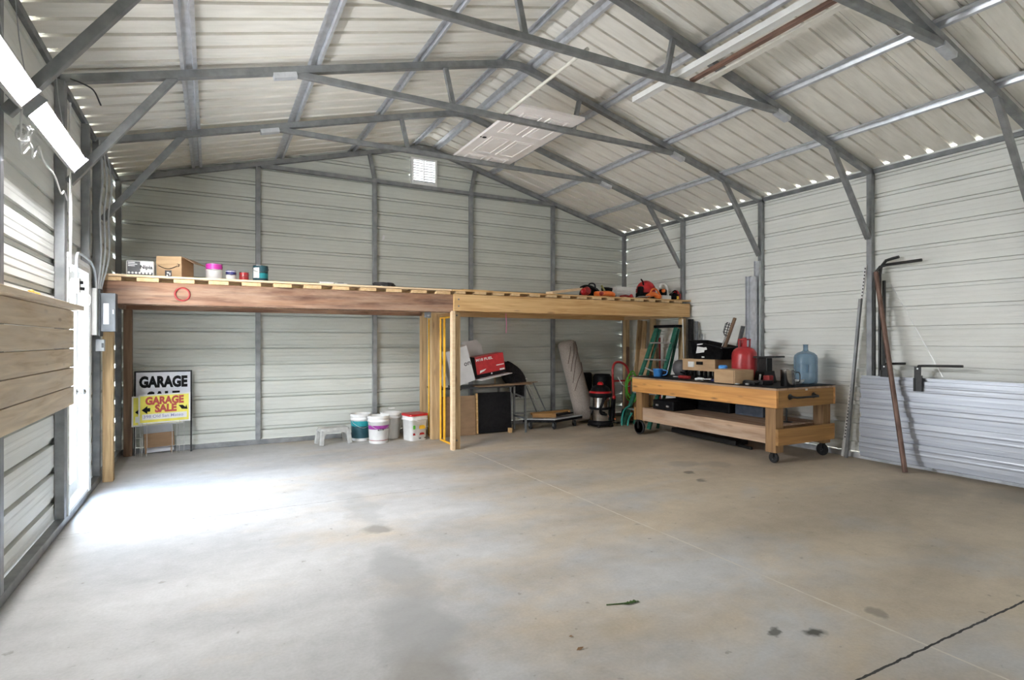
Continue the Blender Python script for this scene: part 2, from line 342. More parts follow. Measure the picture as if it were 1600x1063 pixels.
    bp = N.new('ShaderNodeBump'); bp.inputs['Strength'].default_value = 0.15; bp.inputs['Distance'].default_value = 0.004; L.new(noise(25, 8), bp.inputs['Height']); L.new(bp.outputs[0], b.inputs['Normal'])
    rr = N.new('ShaderNodeMapRange'); L.new(noise(3, 6), rr.inputs['Value']); rr.inputs['To Min'].default_value = 0.45; rr.inputs['To Max'].default_value = 0.75; L.new(rr.outputs[0], b.inputs['Roughness'])
    return m
D1 = (0.13,0.12,0.10); D2 = (0.26,0.24,0.21); DK = (0.06,0.06,0.05); G1 = (0.29,0.29,0.28)
STAINS = [(1.12,4.28,0.16,0.10,0.9,D2),(1.13,4.9,0.16,0.75,0.45,G1),(1.05,3.45,0.18,0.55,0.55,G1),(0.93,2.75,0.26,0.5,0.6,G1),(0.78,2.2,0.22,0.4,0.65,D2),
          (2.62,1.78,0.085,0.05,0.95,DK),(2.46,1.88,0.05,0.03,0.8,DK),(4.62,4.55,0.10,0.07,0.8,D1),(4.47,4.2,0.09,0.06,0.7,D1),
          (4.9,4.9,0.25,0.2,0.5,D2),(5.2,4.7,0.2,0.2,0.45,D2),(6.2,3.0,0.5,0.4,0.35,D2),(6.6,2.4,0.4,0.35,0.5,D2),
          (3.9,6.0,0.7,0.5,0.3,D2),(5.0,6.1,0.8,0.5,0.35,(0.24,0.21,0.17)),(4.6,7.2,0.5,0.3,0.3,D2),(2.2,7.2,0.7,0.25,0.30,(0.38,0.28,0.20)),(3.1,1.75,0.08,0.05,0.5,D1)]
FLOORM = concrete()
GROUND = noisy('pale_gravel', (0.42,0.40,0.36), (0.55,0.53,0.48), (3,3,3), rough=0.9)

# ================================================================= room shell
f = M(); f.box(WL, YF, -0.15, WR, WB, 0, 0)
f.add([(-30,-30,-0.16),(40,-30,-0.16),(40,40,-0.16),(-30,40,-0.16)], [(0,1,2,3)], 1)
struct(f.build('floor', [FLOORM, GROUND], origin=(0,0,0)))

P0 = 0.2286; ZR = 3.1565
def rib_profile(a, b, ref, depth=0.020, mw=0.0018, trench=2.5):
    """(position, outward offset) along a ribbed sheet between a and b, ribs every 9 inches from ref"""
    pts = []; k = int(math.floor((a - ref) / P0)) - 1
    while ref + k * P0 < b + P0:
        z = ref + k * P0
        for dz, o in ((0, 0), (0.0015, trench), (0.0175, trench), (0.0185, 1), (0.0520, 1), (0.0523, trench*0.85), (0.0568, trench*0.85), (0.058, 0)): pts.append((z + dz, o * depth))  # deep slots added beside each rib so its edges render as dark lines
        for c_ in (0.105, 0.158, ):
            for dz, o in ((0, 0), (0.008, 1), (0.020, 1), (0.028, 0)): pts.append((z + c_ + dz, o * mw * -1))
        k += 1
    def ev(p):
        for (p0, o0), (p1, o1) in zip(pts, pts[1:]):
            if p0 <= p <= p1: return o0 + (o1 - o0) * (p - p0) / (p1 - p0 + 1e-9)
        return 0
    return [(a, ev(a))] + [q for q in pts if a < q[0] < b] + [(b, ev(b))]
def vwall(name, mt, plane, axis, outward, a0, a1, top, holes=(), zb=0.05, flatz=None):
    """ribbed sheet wall; axis 'x' = wall plane at constant x running along y, 'y' = constant y running along x.
       top(a) gives the sheet top; holes = (a0, a1, z0, z1)"""
    m = M(); zt = max(top(a0 + (a1 - a0) * i / 40) for i in range(41)); prof = rib_profile(zb, zt, ZR)
    zs = set(p for p, _ in prof)
    for h in holes: zs |= {h[2], h[3]}
    zs |= {top(a0), top(a1)}
    zs = sorted(z for z in zs if zb <= z <= zt + 1e-6)
    def off(z):
        for (p0, o0), (p1, o1) in zip(prof, prof[1:]):
            if p0 - 1e-9 <= z <= p1 + 1e-9: return o0 + (o1 - o0) * (z - p0) / (p1 - p0 + 1e-9)
        return 0
    def span(z):
        # interval where top(a) >= z (gable walls are concave)
        if z <= min(top(a0), top(a1)) + 1e-6: return a0, a1
        lo, hi = a0, (a0 + a1) / 2
        for _ in range(40):
            mid = (lo + hi) / 2
            if top(mid) >= z: hi = mid
            else: lo = mid
        l = hi; lo, hi = (a0 + a1) / 2, a1
        for _ in range(40):
            mid = (lo + hi) / 2
            if top(mid) >= z: lo = mid
            else: hi = mid
        return l, lo
    def P(a, z, o):
        return (plane + outward * o, a, z) if axis == 'x' else (a, plane + outward * o, z)
    for za, zb_ in zip(zs, zs[1:]):
        zm = (za + zb_) / 2; la, ra = span(za); lb, rb = span(zb_)
        cuts = [(h[0], h[1]) for h in holes if h[2] - 1e-6 <= zm <= h[3]]
        segs = []; cur = (la, lb)
        for c0, c1 in sorted(cuts): segs.append((cur, (c0, c0))); cur = (c1, c1)
        segs.append((cur, (ra, rb)))
        for (sa, sb), (ea, eb) in segs:
            m.add([P(sa, za, off(za)), P(ea, za, off(za)), P(eb, zb_, off(zb_)), P(sb, zb_, off(zb_))], [(0,1,2,3)])
    return struct(m.build(name, mt, origin=(0,0,0)))
DOOR = (5.56, 6.44, 0.06, 2.10)
vwall('wall_left', SHEET, WL - 0.004, 'x', -1, YF, WB, lambda a: 3.546, holes=[DOOR], zb=0.05)
vwall('wall_right', SHEET, WR + 0.004, 'x', 1, YF, WB, lambda a: 3.546, zb=0.05)
GT = lambda a: Z0 + SL * (4.01 - abs(a - XC)) + 0.109
VENT = (2.81, 3.20, 3.945, 4.33)
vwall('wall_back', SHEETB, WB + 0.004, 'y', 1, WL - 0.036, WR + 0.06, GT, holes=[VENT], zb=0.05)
vwall('wall_front', SHEET, YF - 0.004, 'y', -1, WL, WR, GT, holes=[(4.7, 5.3, 1.3, 2.0)], zb=0.05)  # unseen opening added behind the camera to lift light on the right side
wn = M(); wn.box(4.64, YF-0.04, 1.24, 4.70, YF+0.03, 2.06); wn.box(5.30, YF-0.04, 1.24, 5.36, YF+0.03, 2.06); wn.box(4.70, YF-0.04, 2.0, 5.30, YF+0.03, 2.06); wn.box(4.70, YF-0.04, 1.24, 5.30, YF+0.03, 1.3)
struct(wn.build('added_window_1', WHITE))
# roof: two ribbed slopes, ribs running down the slope
m = M(); prof = rib_profile(YF - 0.15, WB + 0.12, 8.60, depth=0.020, trench=2.1)
for sgn in (-1, 1):
    xs = [XC, XC + sgn * 4.15]
    for (y0, o0), (y1, o1) in zip(prof, prof[1:]):
        q = []
        for x in xs:
            for y, o in ((y0, o0), (y1, o1)): q.append((x, y, Z0 + SL * (4.01 - abs(x - XC)) + 0.108 + o))
        m.add([q[0], q[1], q[3], q[2]], [(0,1,2,3) if sgn > 0 else (3,2,1,0)])
struct(m.build('ceiling', ROOFM, origin=(XC, 0, 3.5)))
# base rails
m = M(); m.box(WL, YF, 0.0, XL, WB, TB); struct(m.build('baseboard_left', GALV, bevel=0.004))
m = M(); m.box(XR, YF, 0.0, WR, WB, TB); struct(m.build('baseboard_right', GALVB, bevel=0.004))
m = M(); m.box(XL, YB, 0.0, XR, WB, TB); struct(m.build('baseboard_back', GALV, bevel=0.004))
# eave trim
m = M(); m.box(WL - 0.002, YF, 3.47, WL + 0.03, WB, 3.525); struct(m.build('trim_1', GALVD))
m = M(); m.box(WR - 0.03, YF, 3.465, WR + 0.002, WB, 3.515); struct(m.build('trim_2', GALVD))

# door in the left wall: white frame, glazed leaf
dr = bpy.data.objects.new('door_1', None); C.objects.link(dr); dr.location = (WL, 6.0, 0.06); WLOC[dr.name] = V(dr.location); struct(dr)
y0, y1, z0, z1 = DOOR
m = M(); m.box(WL-0.06, y0, z0, XL+0.012, y0+0.045, z1); m.box(WL-0.06, y1-0.045, z0, XL+0.012, y1, z1); m.box(WL-0.06, y0+0.045, z1-0.045, XL+0.012, y1-0.045, z1)
m.box(WL-0.06, y0+0.045, z0, XL+0.005, y1-0.045, z0+0.03)
m.box(XL, y1, z0, XL+0.014, y1+0.045, z1+0.04); m.box(XL, y0-0.01, z1, XL+0.014, y1+0.045, z1+0.04)
m.build('door_frame', WHITE, dr, bevel=0.004)
lf = M(); a, b_ = y0+0.05, y1-0.05
lf.box(WL-0.045, a, z0+0.035, WL-0.01, a+0.07, z1-0.05); lf.box(WL-0.045, b_-0.07, z0+0.035, WL-0.01, b_, z1-0.05)
lf.box(WL-0.045, a+0.07, z0+0.035, WL-0.01, b_-0.07, z0+0.14); lf.box(WL-0.045, a+0.07, z1-0.13, WL-0.01, b_-0.07, z1-0.05)
leaf = lf.build('door_leaf', WHITE, dr, bevel=0.004)
m = M(); m.box(WL-0.031, a+0.07, z0+0.14, WL-0.025, b_-0.07, z1-0.13); m.build('glass_pane', clear('door_glass', (0.9,0.95,1.0), 0.06), leaf)
m = M(); m.lathe([(0.026,0),(0.026,0.006),(0.011,0.010),(0.011,0.03),(0.026,0.04),(0.030,0.055),(0.022,0.068),(0.0005,0.072)], (WL-0.012, b_-0.035, 0.98), mat=rot('Y', 90), n=16)
m.build('door_handle', CHROME, leaf)
portal('added_window_portal', (5.0, YF-0.06, 1.65), (R(90), 0, 0), 0.6, 0.7)  # sky sampling portal for the opening added behind the camera
portal('door_daylight', (WL-0.08, 6.0, 1.08), (0, R(-90), 0), 2.0, 0.86)

# ================================================================= steel frames
def make_truss(y, name, label, full=True):
    t = thing(name, (XC, y, 0), label, 'roof truss' if full else 'wall frame', 'steel roof trusses' if full else None)
    h = TB / 2
    for s in (-1, 1):
        x0 = XL - TB if s < 0 else XR; m = M(); m.box(x0, y-h, TB, x0+TB, y+h, Z0+0.03); m.build('post', GALV, t, bevel=0.004)
    m = M(); N = 24
    xs = [WL + 0.002] + [XL + (XR - XL) * i / N for i in range(N + 1)] + [WR - 0.002]
    xs = sorted(set(xs + [XC + d for d in (-0.22,-0.15,-0.08,0,0.08,0.15,0.22)]))
    vs = []; fs = []
    for x in xs:
        zb = roofz(x); zt = zb + 0.066
        for yy, zz in ((y-h, zb), (y+h, zb), (y+h, zt), (y-h, zt)): vs.append((x, yy, zz))
    for i in range(len(xs) - 1):
        for k in range(4): fs.append((i*4+k, i*4+(k+1) % 4, i*4+4+(k+1) % 4, i*4+4+k))
    fs += [(3,2,1,0), tuple(len(vs)-4+k for k in range(4))]
    m.add(vs, fs); m.build('rafter', GALV, t)
    if full:
        m = M(); m.box(0.68, y-0.028, 3.875, 5.34, y+0.028, 3.932); m.build('tie_beam', GALV, t, bevel=0.005)
        for s in (-1, 1):
            X = lambda x: x if s < 0 else 2*XC - x
            m = M(); m.beam((X(2.25), y, 3.925), (X(2.16), y, roofz(2.16)+0.02), 0.042, 0.05, up=(1,0,0)); m.build('web_strut', GALV, t, bevel=0.003)
            m = M(); m.beam((X(-0.985), y, 2.68), (X(-0.27), y, 3.665), 0.05, 0.06, up=(1,0,0)); m.build('knee_brace', GALV, t, bevel=0.004)
            m = M(); xx = X(0.60); m.beam((X(0.50), y, roofz(X(0.50))-0.012), (X(0.70), y, roofz(X(0.70))-0.012), 0.078, 0.05); m.build('bracket', GALVB, t, bevel=0.005)
    return t
tr0 = make_truss(BOWS[1], 'roof_truss', 'steel roof truss nearest the back wall, above the rolled rug')
names_ = [(BOWS[2], 'steel roof truss carrying the upper end of the white panel door'), (BOWS[3], 'steel roof truss whose right post has black tubes leaning at it'),
          (BOWS[4], 'nearest steel roof truss, only a corner of it in the upper right'), (BOWS[5], 'steel roof truss out of sight over the camera')]
for yy, lb in names_[:3]:
    copy_tree(tr0, loc=(XC, yy, 0), label=lb)
copy_tree(tr0, loc=(XC, BOWS[5], 0), label=names_[3][1])
# gable frame against the back wall
g = make_truss(BOWS[0], 'gable_truss', 'grey steel gable frame standing against the back wall', full=False)
y = BOWS[0]
m = M(); m.box(0.61, y-0.031, 3.862, 5.43, y+0.031, 3.921); m.build('header', GALV, g, bevel=0.004)
for x in (0.578, 2.212, 3.819, 5.428):
    m = M(); m.box(x-0.032, y-0.031, TB, x+0.032, y+0.031, 3.865); m.build('stud', GALV, g, bevel=0.004)
for x0, x1 in ((2.21, 2.13), (3.82, 3.90)):
    m = M(); m.beam((x0, y, 3.92), (x1, y, roofz(x1)+0.02), 0.05, 0.055, up=(1,0,0)); m.build('web_strut', GALV, g, bevel=0.003)
# extra side posts framing the door
for yy, lb in ((5.512, 'steel door-side post between the plank counter and the white door'), (6.52, 'slim steel post at the far edge of the white door')):
    m = M(); m.box(WL, yy-0.031, TB, XL, yy+0.031, 3.46); tag(m.build('wall_post', GALV, bevel=0.004), lb, 'post')
# purlins
def purlin(x, label):
    m = M(); a = SL if x < XC else -SL; zt = lambda xx: Z0 + SL*(4.01 - abs(xx-XC)) + 0.068
    prof = [(-0.062,0),(-0.062,0.002),(-0.036,0.002),(-0.024,0.038),(0.024,0.038),(0.036,0.002),(0.062,0.002),(0.062,0),(0.034,0),(0.022,0.036),(-0.022,0.036),(-0.034,0)]
    vs = []; n = len(prof)
    for yy in (YF, WB): vs += [(x+p, yy, zt(x) + a*p + q) for p, q in prof]
    m.add(vs, [(i, (i+1) % n, n+(i+1) % n, n+i) for i in range(n)] )
    return tag(m.build('roof_purlin', GALVB), label, 'purlin', 'roof purlins')
for x, lb in ((-0.165, 'steel hat purlin under the left roof slope, nearest the left wall'), (0.85, 'steel hat purlin under the left slope, second from the left wall'),
              (1.86, 'steel hat purlin under the left slope, third from the left wall'), (2.83, 'steel hat purlin just left of the roof ridge'),
              (3.19, 'steel hat purlin just right of the roof ridge'), (4.18, 'steel hat purlin on the right slope beside the stored white channels'),
              (5.2, 'steel hat purlin halfway down the right roof slope'), (6.22, 'steel hat purlin under the right slope, nearest the right wall')): purlin(x, lb)

# gable vent
vt = thing('gable_vent', (3.0, WB, VENT[2]), 'white louvred vent glowing in the back gable under the ridge', 'vent')
m = M(); a, b_, z0, z1 = VENT; yf = WB - 0.045
m.box(a-0.02, yf, z0-0.02, a+0.012, WB+0.03, z1+0.02); m.box(b_-0.012, yf, z0-0.02, b_+0.02, WB+0.03, z1+0.02); m.box(a+0.012, yf, z1-0.01, b_-0.012, WB+0.03, z1+0.02); m.box(a+0.012, yf, z0-0.02, b_-0.012, WB+0.03, z0+0.01)
m.build('vent_frame', WHITE, vt)
TRANS = bpy.data.materials.new('translucent_white'); TRANS.use_nodes = True; _n = TRANS.node_tree; _t = _n.nodes.new('ShaderNodeBsdfTranslucent'); _t.inputs[0].default_value = (0.9,0.92,0.95,1)
_m = _n.nodes.new('ShaderNodeMixShader'); _m.inputs[0].default_value = 0.012; _n.links.new(_n.nodes['Principled BSDF'].outputs[0], _m.inputs[1]); _n.links.new(_t.outputs[0], _m.inputs[2]); _n.links.new(_m.outputs[0], _n.nodes['Material Output'].inputs[0])
for k in range(9):
    z = z0 + 0.028 + k * 0.041
    m = M(); m.beam((a+0.012, WB-0.006, z), (b_-0.012, WB-0.006, z), 0.0025, 0.050, up=(0,-0.45,1)); m.build('louvre', TRANS, vt)
    m = M(); m.beam((a+0.012, WB-0.018, z+0.018), (b_-0.012, WB-0.018, z+0.018), 0.012, 0.009); m.build('louvre_shade_line', GALVD, vt)  # dark strip added to draw the shade line between bright louvres
m = M(); m.box(3.0-0.006, WB-0.038, z0+0.01, 3.0+0.006, WB-0.030, z1-0.01); m.build('louvre_bar', WHITE, vt)

# ================================================================= shop lights by the left wall
def shop_light(yc, label, L=1.2, em=None):
    t = thing('shop_light', (-0.93, yc, 2.80), label, 'light', 'shop lights along the left wall')
    n = V((0.77, 0, -0.64)); u = V((0.64, 0, 0.77)); c = V((-0.89, yc, 2.775))
    def bar(w, o0, o1, y0_, y1_, mi=0):
        q = M(); vs = []
        for yy in (y0_, y1_):
            for a_, o_ in ((-w/2, o0), (w/2, o0), (w/2*0.86, o1), (-w/2*0.86, o1)): vs.append(V((c.x, yy, c.z)) + u*a_ - n*o_)
        q.add(vs, [(0,1,2,3),(7,6,5,4),(0,4,5,1),(1,5,6,2),(2,6,7,3),(3,7,4,0)], mi); return q
    hs = bar(0.140, 0.0, 0.055, yc-L/2, yc+L/2)
    for sg in (-1, 1):
        vs = []
        for yy in (yc-L/2, yc+L/2):
            for a_, o_ in ((sg*0.060, 0.0), (sg*0.070, 0.0), (sg*0.070, -0.004 if sg > 0 else -0.034), (sg*0.062, -0.004 if sg > 0 else -0.034)): vs.append(V((c.x, yy, c.z)) + u*a_ - n*o_)
        hs.add(vs, [(0,1,2,3),(7,6,5,4),(0,4,5,1),(1,5,6,2),(2,6,7,3),(3,7,4,0)])
    hs.build('lamp_housing', WHITE, t)
    bar(0.118, -0.010, 0.0, yc-L/2+0.02, yc+L/2-0.02).build('diffuser', em or TUBE_EMIT, t)
    for yy in (yc-L/2-0.006, yc+L/2-0.002):
        bar(0.15, -0.026, 0.06, yy, yy+0.008).build('end_cap', LGREY, t)
    for yy in (yc-L/2+0.12, yc+L/2-0.12):
        m = M(); m.tube([(-0.93, yy, 2.83), (-0.98, yy, 3.2), (-1.0, yy, 3.46)], 0.003, 6); m.build('hanging_wire', LGREY, t)
    return t
shop_light(4.70, 'lit white shop light nearer the door, between two knee braces')
shop_light(3.36, 'lit white shop light cut off by the left picture edge', em=TUBE_EMIT2)
m = M(); m.tube([(-0.93, 5.27, 2.72), (-0.935, 5.29, 2.4), (-0.935, 5.29, 2.02)], 0.0035, 6); m.lathe([(0.008,0),(0.010,0.02),(0.004,0.03)], (-0.935,5.29,1.995), n=8)
tag(m.build('pull_cord', WHITEP), 'thin white pull cord hanging from the shop light to the door top', 'cord')
m = M(); m.tube([(-0.93,4.06,2.74),(-0.95,4.12,2.6),(-0.96,4.2,2.52),(-0.94,4.3,2.60),(-0.96,4.42,2.56),(-0.95,4.5,2.66),(-0.96,4.7,2.60),(-0.95,4.9,2.58),(-0.95,5.1,2.50),(-0.97,5.3,2.56),(-0.975,5.44,2.52)], 0.006, 6, smooth_pts=5)
tag(m.build('lamp_cable', WHITEP), 'white lamp cable looping under the shop light to the steel post', 'cable')
m = M(); pts = [(-0.945 + 0.028*sin(k*1.9), 4.14 + 0.05*cos(k*1.1) + 0.003*k, 2.62 + 0.055*sin(k*1.37)) for k in range(26)]
m.tube(pts, 0.005, 6, smooth_pts=4); tag(m.build('coiled_cable', WHITEP), 'bunched white cable hanging in a knot below the shop lights', 'cable')
m = M(); m.tube([(-0.97,5.512,3.3),(-0.975,5.515,2.9),(-0.965,5.52,2.5),(-0.97,5.535,2.2),(-0.975,5.56,1.98)], 0.007, 6, smooth_pts=5)
tag(m.build('wall_cable', WHITEP), 'white cable running down the steel post to the outlet box', 'cable')
m = M(); m.tube([(-0.97,5.52,3.49),(-0.89,5.4,3.43),(-0.80,5.35,3.37),(-0.745,5.3,3.245)], 0.006, 6, smooth_pts=5)
tag(m.build('loose_wire', DGREY), 'dark loose wire end curling out of the left corner of the middle truss', 'cable')

# outlet box, conduit, breaker panel beside the door
t = thing('outlet_box', (-0.975, 5.68, 1.83), 'white outlet box with a plug at the top corner of the door', 'outlet')
m = M(); m.box(-0.988, 5.63, 1.83, -0.935, 5.72, 1.945); m.build('box', WHITEP, t, bevel=0.004)
m = M(); m.box(-0.935, 5.655, 1.90, -0.915, 5.69, 1.925); m.box(-0.935, 5.655, 1.85, -0.905, 5.69, 1.875); m.build('plug', BLACK, t, bevel=0.003)
m = M(); m.tube([(-0.905,5.67,1.862),(-0.87,5.69,1.80),(-0.88,5.71,1.735),(-0.92,5.71,1.74),(-0.945,5.70,1.83)], 0.004, 6, smooth_pts=6); m.build('plug_cord', WHITEP, t)
m = M(); m.tube([(-0.96,5.68,1.945),(-0.96,5.68,2.06)], 0.013, 10); m.tube([(-0.96,5.68,2.05),(-0.96,5.69,2.125),(-0.962,5.8,2.165),(-0.962,6.2,2.165),(-0.965,6.45,2.13),(-0.965,6.58,2.02),(-0.965,6.62,1.93)], 0.011, 8, smooth_pts=5)
tag(m.build('conduit', LGREY), 'grey conduit arching over the white door into the breaker panel', 'conduit')
for k, (dy, dx, lb) in enumerate(((0.10,0.012,'grey cable rising from the panel, hanging closest to the door'), (0.20,0.03,'grey cable rising from the breaker panel to the eave, middle one'), (0.30,0.05,'grey cable rising from the breaker panel beside the wooden loft'))):
    m = M(); m.tube([(-0.96+dx*0.4, 6.60+dy*0.3, 1.94),(-0.955+dx, 6.62+dy, 2.3),(-0.965+dx, 6.60+dy*1.2, 2.7),(-0.95+dx*1.2, 6.66+dy, 3.05),(-0.975+dx*0.4, 6.72+dy, 3.42)], 0.009, 8, smooth_pts=6)
    tag(m.build('riser_cable', LGREY), lb, 'cable', 'cables above the breaker panel')
t = thing('breaker_panel', (-0.93, 6.66, 1.50), 'grey electrical breaker panel with a pale label beside the door', 'electrical panel')
m = M(); m.box(-0.998, 6.56, 1.495, -0.955, 6.78, 1.94); plab(m.build('enclosure', WHITEP, t, bevel=0.004), 'white metal back box')
m = M(); m.box(-0.953, 6.62, 1.485, -0.935, 6.78, 1.94); m.box(-0.93, 6.60, 1.53, -0.812, 6.74, 1.90); m.build('cover', PANELG, t, bevel=0.006)
m = M(); m.box(-0.908, 6.597, 1.60, -0.865, 6.600, 1.80); m.build('label_sheet', LGREY, t)
m = M(); m.box(-0.835, 6.59, 1.70, -0.825, 6.60, 1.74); m.build('latch', LGREY, t)
t = thing('switch_box', (-0.955, 6.72, 1.34), 'small grey switch box below the breaker panel', 'outlet')
m = M(); m.box(-0.985, 6.69, 1.34, -0.915, 6.76, 1.455); m.build('box', LGREY, t, bevel=0.005)
m = M(); m.box(-0.935, 6.683, 1.375, -0.917, 6.690, 1.42); m.build('switch', DGREY, t)

# ================================================================= plank counter front on the left wall
t = thing('plank_counter', (-0.97, 4.1, 0.95), 'plank-fronted wooden counter hung along the left wall before the door', 'counter')
for k in range(5):
    zb = 0.938 + 0.149 * k
    m = M(); m.box(-0.998, 2.6, zb, -0.962, 5.60, zb + 0.143); m.build('plank', FENCE, t, bevel=0.003)
m = M(); m.box(-1.0, 2.6, 1.682, -0.905, 5.66, 1.72); m.build('ledge_board', FENCE, t, bevel=0.003)
m = M(); m.tube([(-0.925,4.18,1.722),(-0.93,4.26,1.732),(-0.94,4.33,1.728),(-0.93,4.40,1.724)], 0.011, 8, smooth_pts=4)
tag(m.build('strap_end', YELLOW), 'orange strap end lying on the counter ledge', 'strap')

# ================================================================= storage loft
LZ = 2.052
loft = thing('storage_loft', (3.0, 7.8, 0), 'wooden storage loft on posts spanning the back of the garage', 'loft')
m = M(); m.box(-0.965, 6.955, 1.822, 2.85, 6.995, LZ); plab(m.build('front_beam', OLDBEAM, loft, bevel=0.003), 'weathered dark reddish beam')
m = M(); m.box(-0.965, 7.02, 1.815, 2.85, 7.06, LZ-0.01); m.build('inner_beam', OLDZ, loft)
m = M(); m.box(2.815, 6.905, 1.835, 7.03, 6.945, LZ+0.005); plab(m.build('front_beam', PINE, loft, bevel=0.003), 'new pale pine beam')
m = M(); m.box(2.93, 7.04, 1.83, 7.0, 7.08, LZ-0.01); m.build('inner_beam', PINE, loft)
for xx, mm in ((-0.95, OLDZ), (2.93, PINEY), (6.93, PINEY)):
    m = M(); m.box(xx-0.02, 7.09, 1.83, xx+0.02, 8.55, LZ-0.01); m.build('side_beam', mm, loft)
for x0, x1, mm in ((-0.96, 2.9, OLDBEAM), (2.96, 6.9, PINE)):
    m = M(); m.box(x0, 8.45, 1.83, x1, 8.49, LZ-0.01); m.build('rear_beam', mm, loft)
for (x0, y0, x1, y1, mm, zt) in ((-0.975, 7.02, -0.885, 7.115, PINEZ, 1.815), (-0.96, 8.44, -0.87, 8.53, OLDZ, 1.83),
        (2.835, 6.955, 2.925, 7.04, PINEZ, 1.822), (2.832, 7.80, 2.965, 7.89, PINEZ, 1.83), (2.87, 8.36, 2.96, 8.46, PINEZ, 1.83),
        (6.90, 6.955, 6.99, 7.04, PINEZ, 1.822), (6.91, 7.66, 6.98, 7.75, PINEZ, 1.83), (6.88, 8.37, 6.97, 8.46, PINEZ, 1.83)):
    m = M(); m.box(x0, y0, 0.001, x1, y1, zt); m.build('post', mm, loft, bevel=0.004)
m = M(); m.box(2.79, 6.905, 0.001, 2.834, 6.985, 1.834)
plab(m.build('post', PINEBR, loft, bevel=0.003), 'pale fresh board nailed to the middle front post')
m = M()
for bx, bz in ((2.88,1.90),(2.88,1.99),(2.875,1.78),(2.875,0.12)): m.lathe([(0.012,0),(0.010,0.007),(0.004,0.009)], (bx, 6.904 if bz > 1.84 else 6.954, bz), mat=rot('X', 90), n=10)
m.build('bolt', GALVD, loft)
# red ring painted on the beam
m = M(); ring = [(0.03*0 + 0.075*cos(2*pi*k/28), 0, 0.075*sin(2*pi*k/28)) for k in range(28)]
m.tube([(-0.27 + p[0]*0.9, 6.9455, 1.936 + p[2]*0.9) for p in ring], 0.009, 6, closed=True)
tag(m.build('red_ring', DRED), 'dull red rubber ring hanging on the weathered beam below the cardboard box', 'ring')
# deck: slats across, boards along
x = -1.0; k = 0
while x < 6.95:
    wd = 0.195 if x < 2.7 else (0.19 if k % 3 else 0.15)
    if x >= 2.7: wd *= 0.9
    x1 = min(x + wd, 7.05)
    m = M(); dz = 0.0 if x < 2.7 else 0.012
    m.box(x + (0.0 if k else 0.01), 6.90 + (0.02 if x < 2.7 else 0.0) + 0.012*random.random(), LZ+dz, x1, 8.54, LZ+0.040+dz*0.6); m.build('deck_slat', PINEY, loft, bevel=0.003)
    x += 0.325 if x < 2.5 else 0.26 + 0.03*random.random(); k += 1
for k in range(8):
    yb = 6.905 + 0.21 * k
    for (xa, xb) in ((-0.97, 2.78), (2.79, 7.05)):
        m = M(); m.box(xa, yb, LZ+0.044, xb, yb+0.16, LZ+0.066); m.build('deck_board', PINEBR if k == 0 and xa < 0 else PINE, loft, bevel=0.002)
DT = LZ + 0.067

# ---- things on the loft, left end
def lid_can(name, c, r, h, body, band, label, bandh=(0.62, 0.9), handle=True, patch=None):
    t = thing(name, c, label, 'can', 'paint cans on the loft'); x, y, z = c
    m = M(); m.lathe([(r*0.97,0),(r,0.004),(r,h-0.006),(r*0.97,h)], c, n=24); m.build('can_body', body, t)
    if band:
        m = M(); m.lathe([(r+0.001,h*bandh[0]),(r+0.001,h*bandh[1])], c, n=24); m.v and m.build('label_band', band, t)
    m = M(); m.lathe([(r*0.99,h),(r*1.02,h+0.003),(r*1.0,h+0.007),(r*0.9,h+0.004),(r*0.88,h+0.001),(0.001,h+0.001)], c, n=24); m.build('lid', CHROME if not patch else patch, t)
    if handle:
        m = M(); m.tube([(x-r-0.003, y, z+h*0.86), (x-r*0.9, y-r*0.75, z+h*0.70), (x, y-r*1.15, z+h*0.60), (x+r*0.9, y-r*0.75, z+h*0.70), (x+r+0.003, y, z+h*0.86)], 0.0022, 6, smooth_pts=5); m.build('wire_handle', CHROME, t)
    return t
lid_can('paint_can', (0.03, 7.2, DT), 0.083, 0.185, WHITEP, MAGENTA, 'white gallon paint can with a magenta band round its top', (0.66, 0.98), patch=DGREY)
lid_can('paint_can', (0.20, 7.2, DT), 0.053, 0.115, WHITEP, NAVY, 'small white paint can with a navy blue top band', (0.62, 0.92), patch=NAVY)
lid_can('paint_can', (0.335, 7.2, DT), 0.050, 0.105, REDM, None, 'small red paint can between the navy and the teal ones')
t = lid_can('paint_can', (0.51, 7.22, DT), 0.083, 0.195, DTEAL, TEAL, 'tall dark teal paint can with a pale torn label', (0.25, 0.55))
m = M(); m.add([(0.51+0.085*cos(a), 7.22+0.085*sin(a), DT+z_) for a in [R(200+8*i) for i in range(8)] for z_ in (0.05,0.17)], [(2*i,2*i+2,2*i+3,2*i+1) for i in range(7)]); m.build('torn_label', WHITEP, t)
# soft pack
t = thing('soft_pack', (-0.655, 7.14, DT), 'white and grey shrink-wrapped pack with small icons, left of the cardboard box', 'pack')
m = M(); m.box(-0.78, 7.04, DT, -0.53, 7.24, DT+0.165); m.build('pack_body', WHITEP, t, bevel=0.018)
m = M(); m.box(-0.768, 7.0375, DT+0.012, -0.655, 7.0395, DT+0.150); m.box(-0.655, 7.0375, DT+0.012, -0.545, 7.0395, DT+0.040); m.build('grey_print', DGREY, t)
m = M()
for k in range(3): m.box(-0.76, 7.0355, DT+0.10+k*0.017, -0.70+0.02*(k % 2), 7.0372, DT+0.108+k*0.017)
for k in range(7): m.lathe([(0.0115,0),(0.0115,0.0015)], (-0.752+0.031*k, 7.0372, DT+0.032), mat=rot('X', 90), n=12)
m.build('white_print', WHITEP, t)
m = M(); m.text('Nipia', 0.052, (-0.60, 7.038, DT+0.078), (1,0,0), (0,0,1), center=True, bold=0.0012); m.build('lettering', BLACK, t)
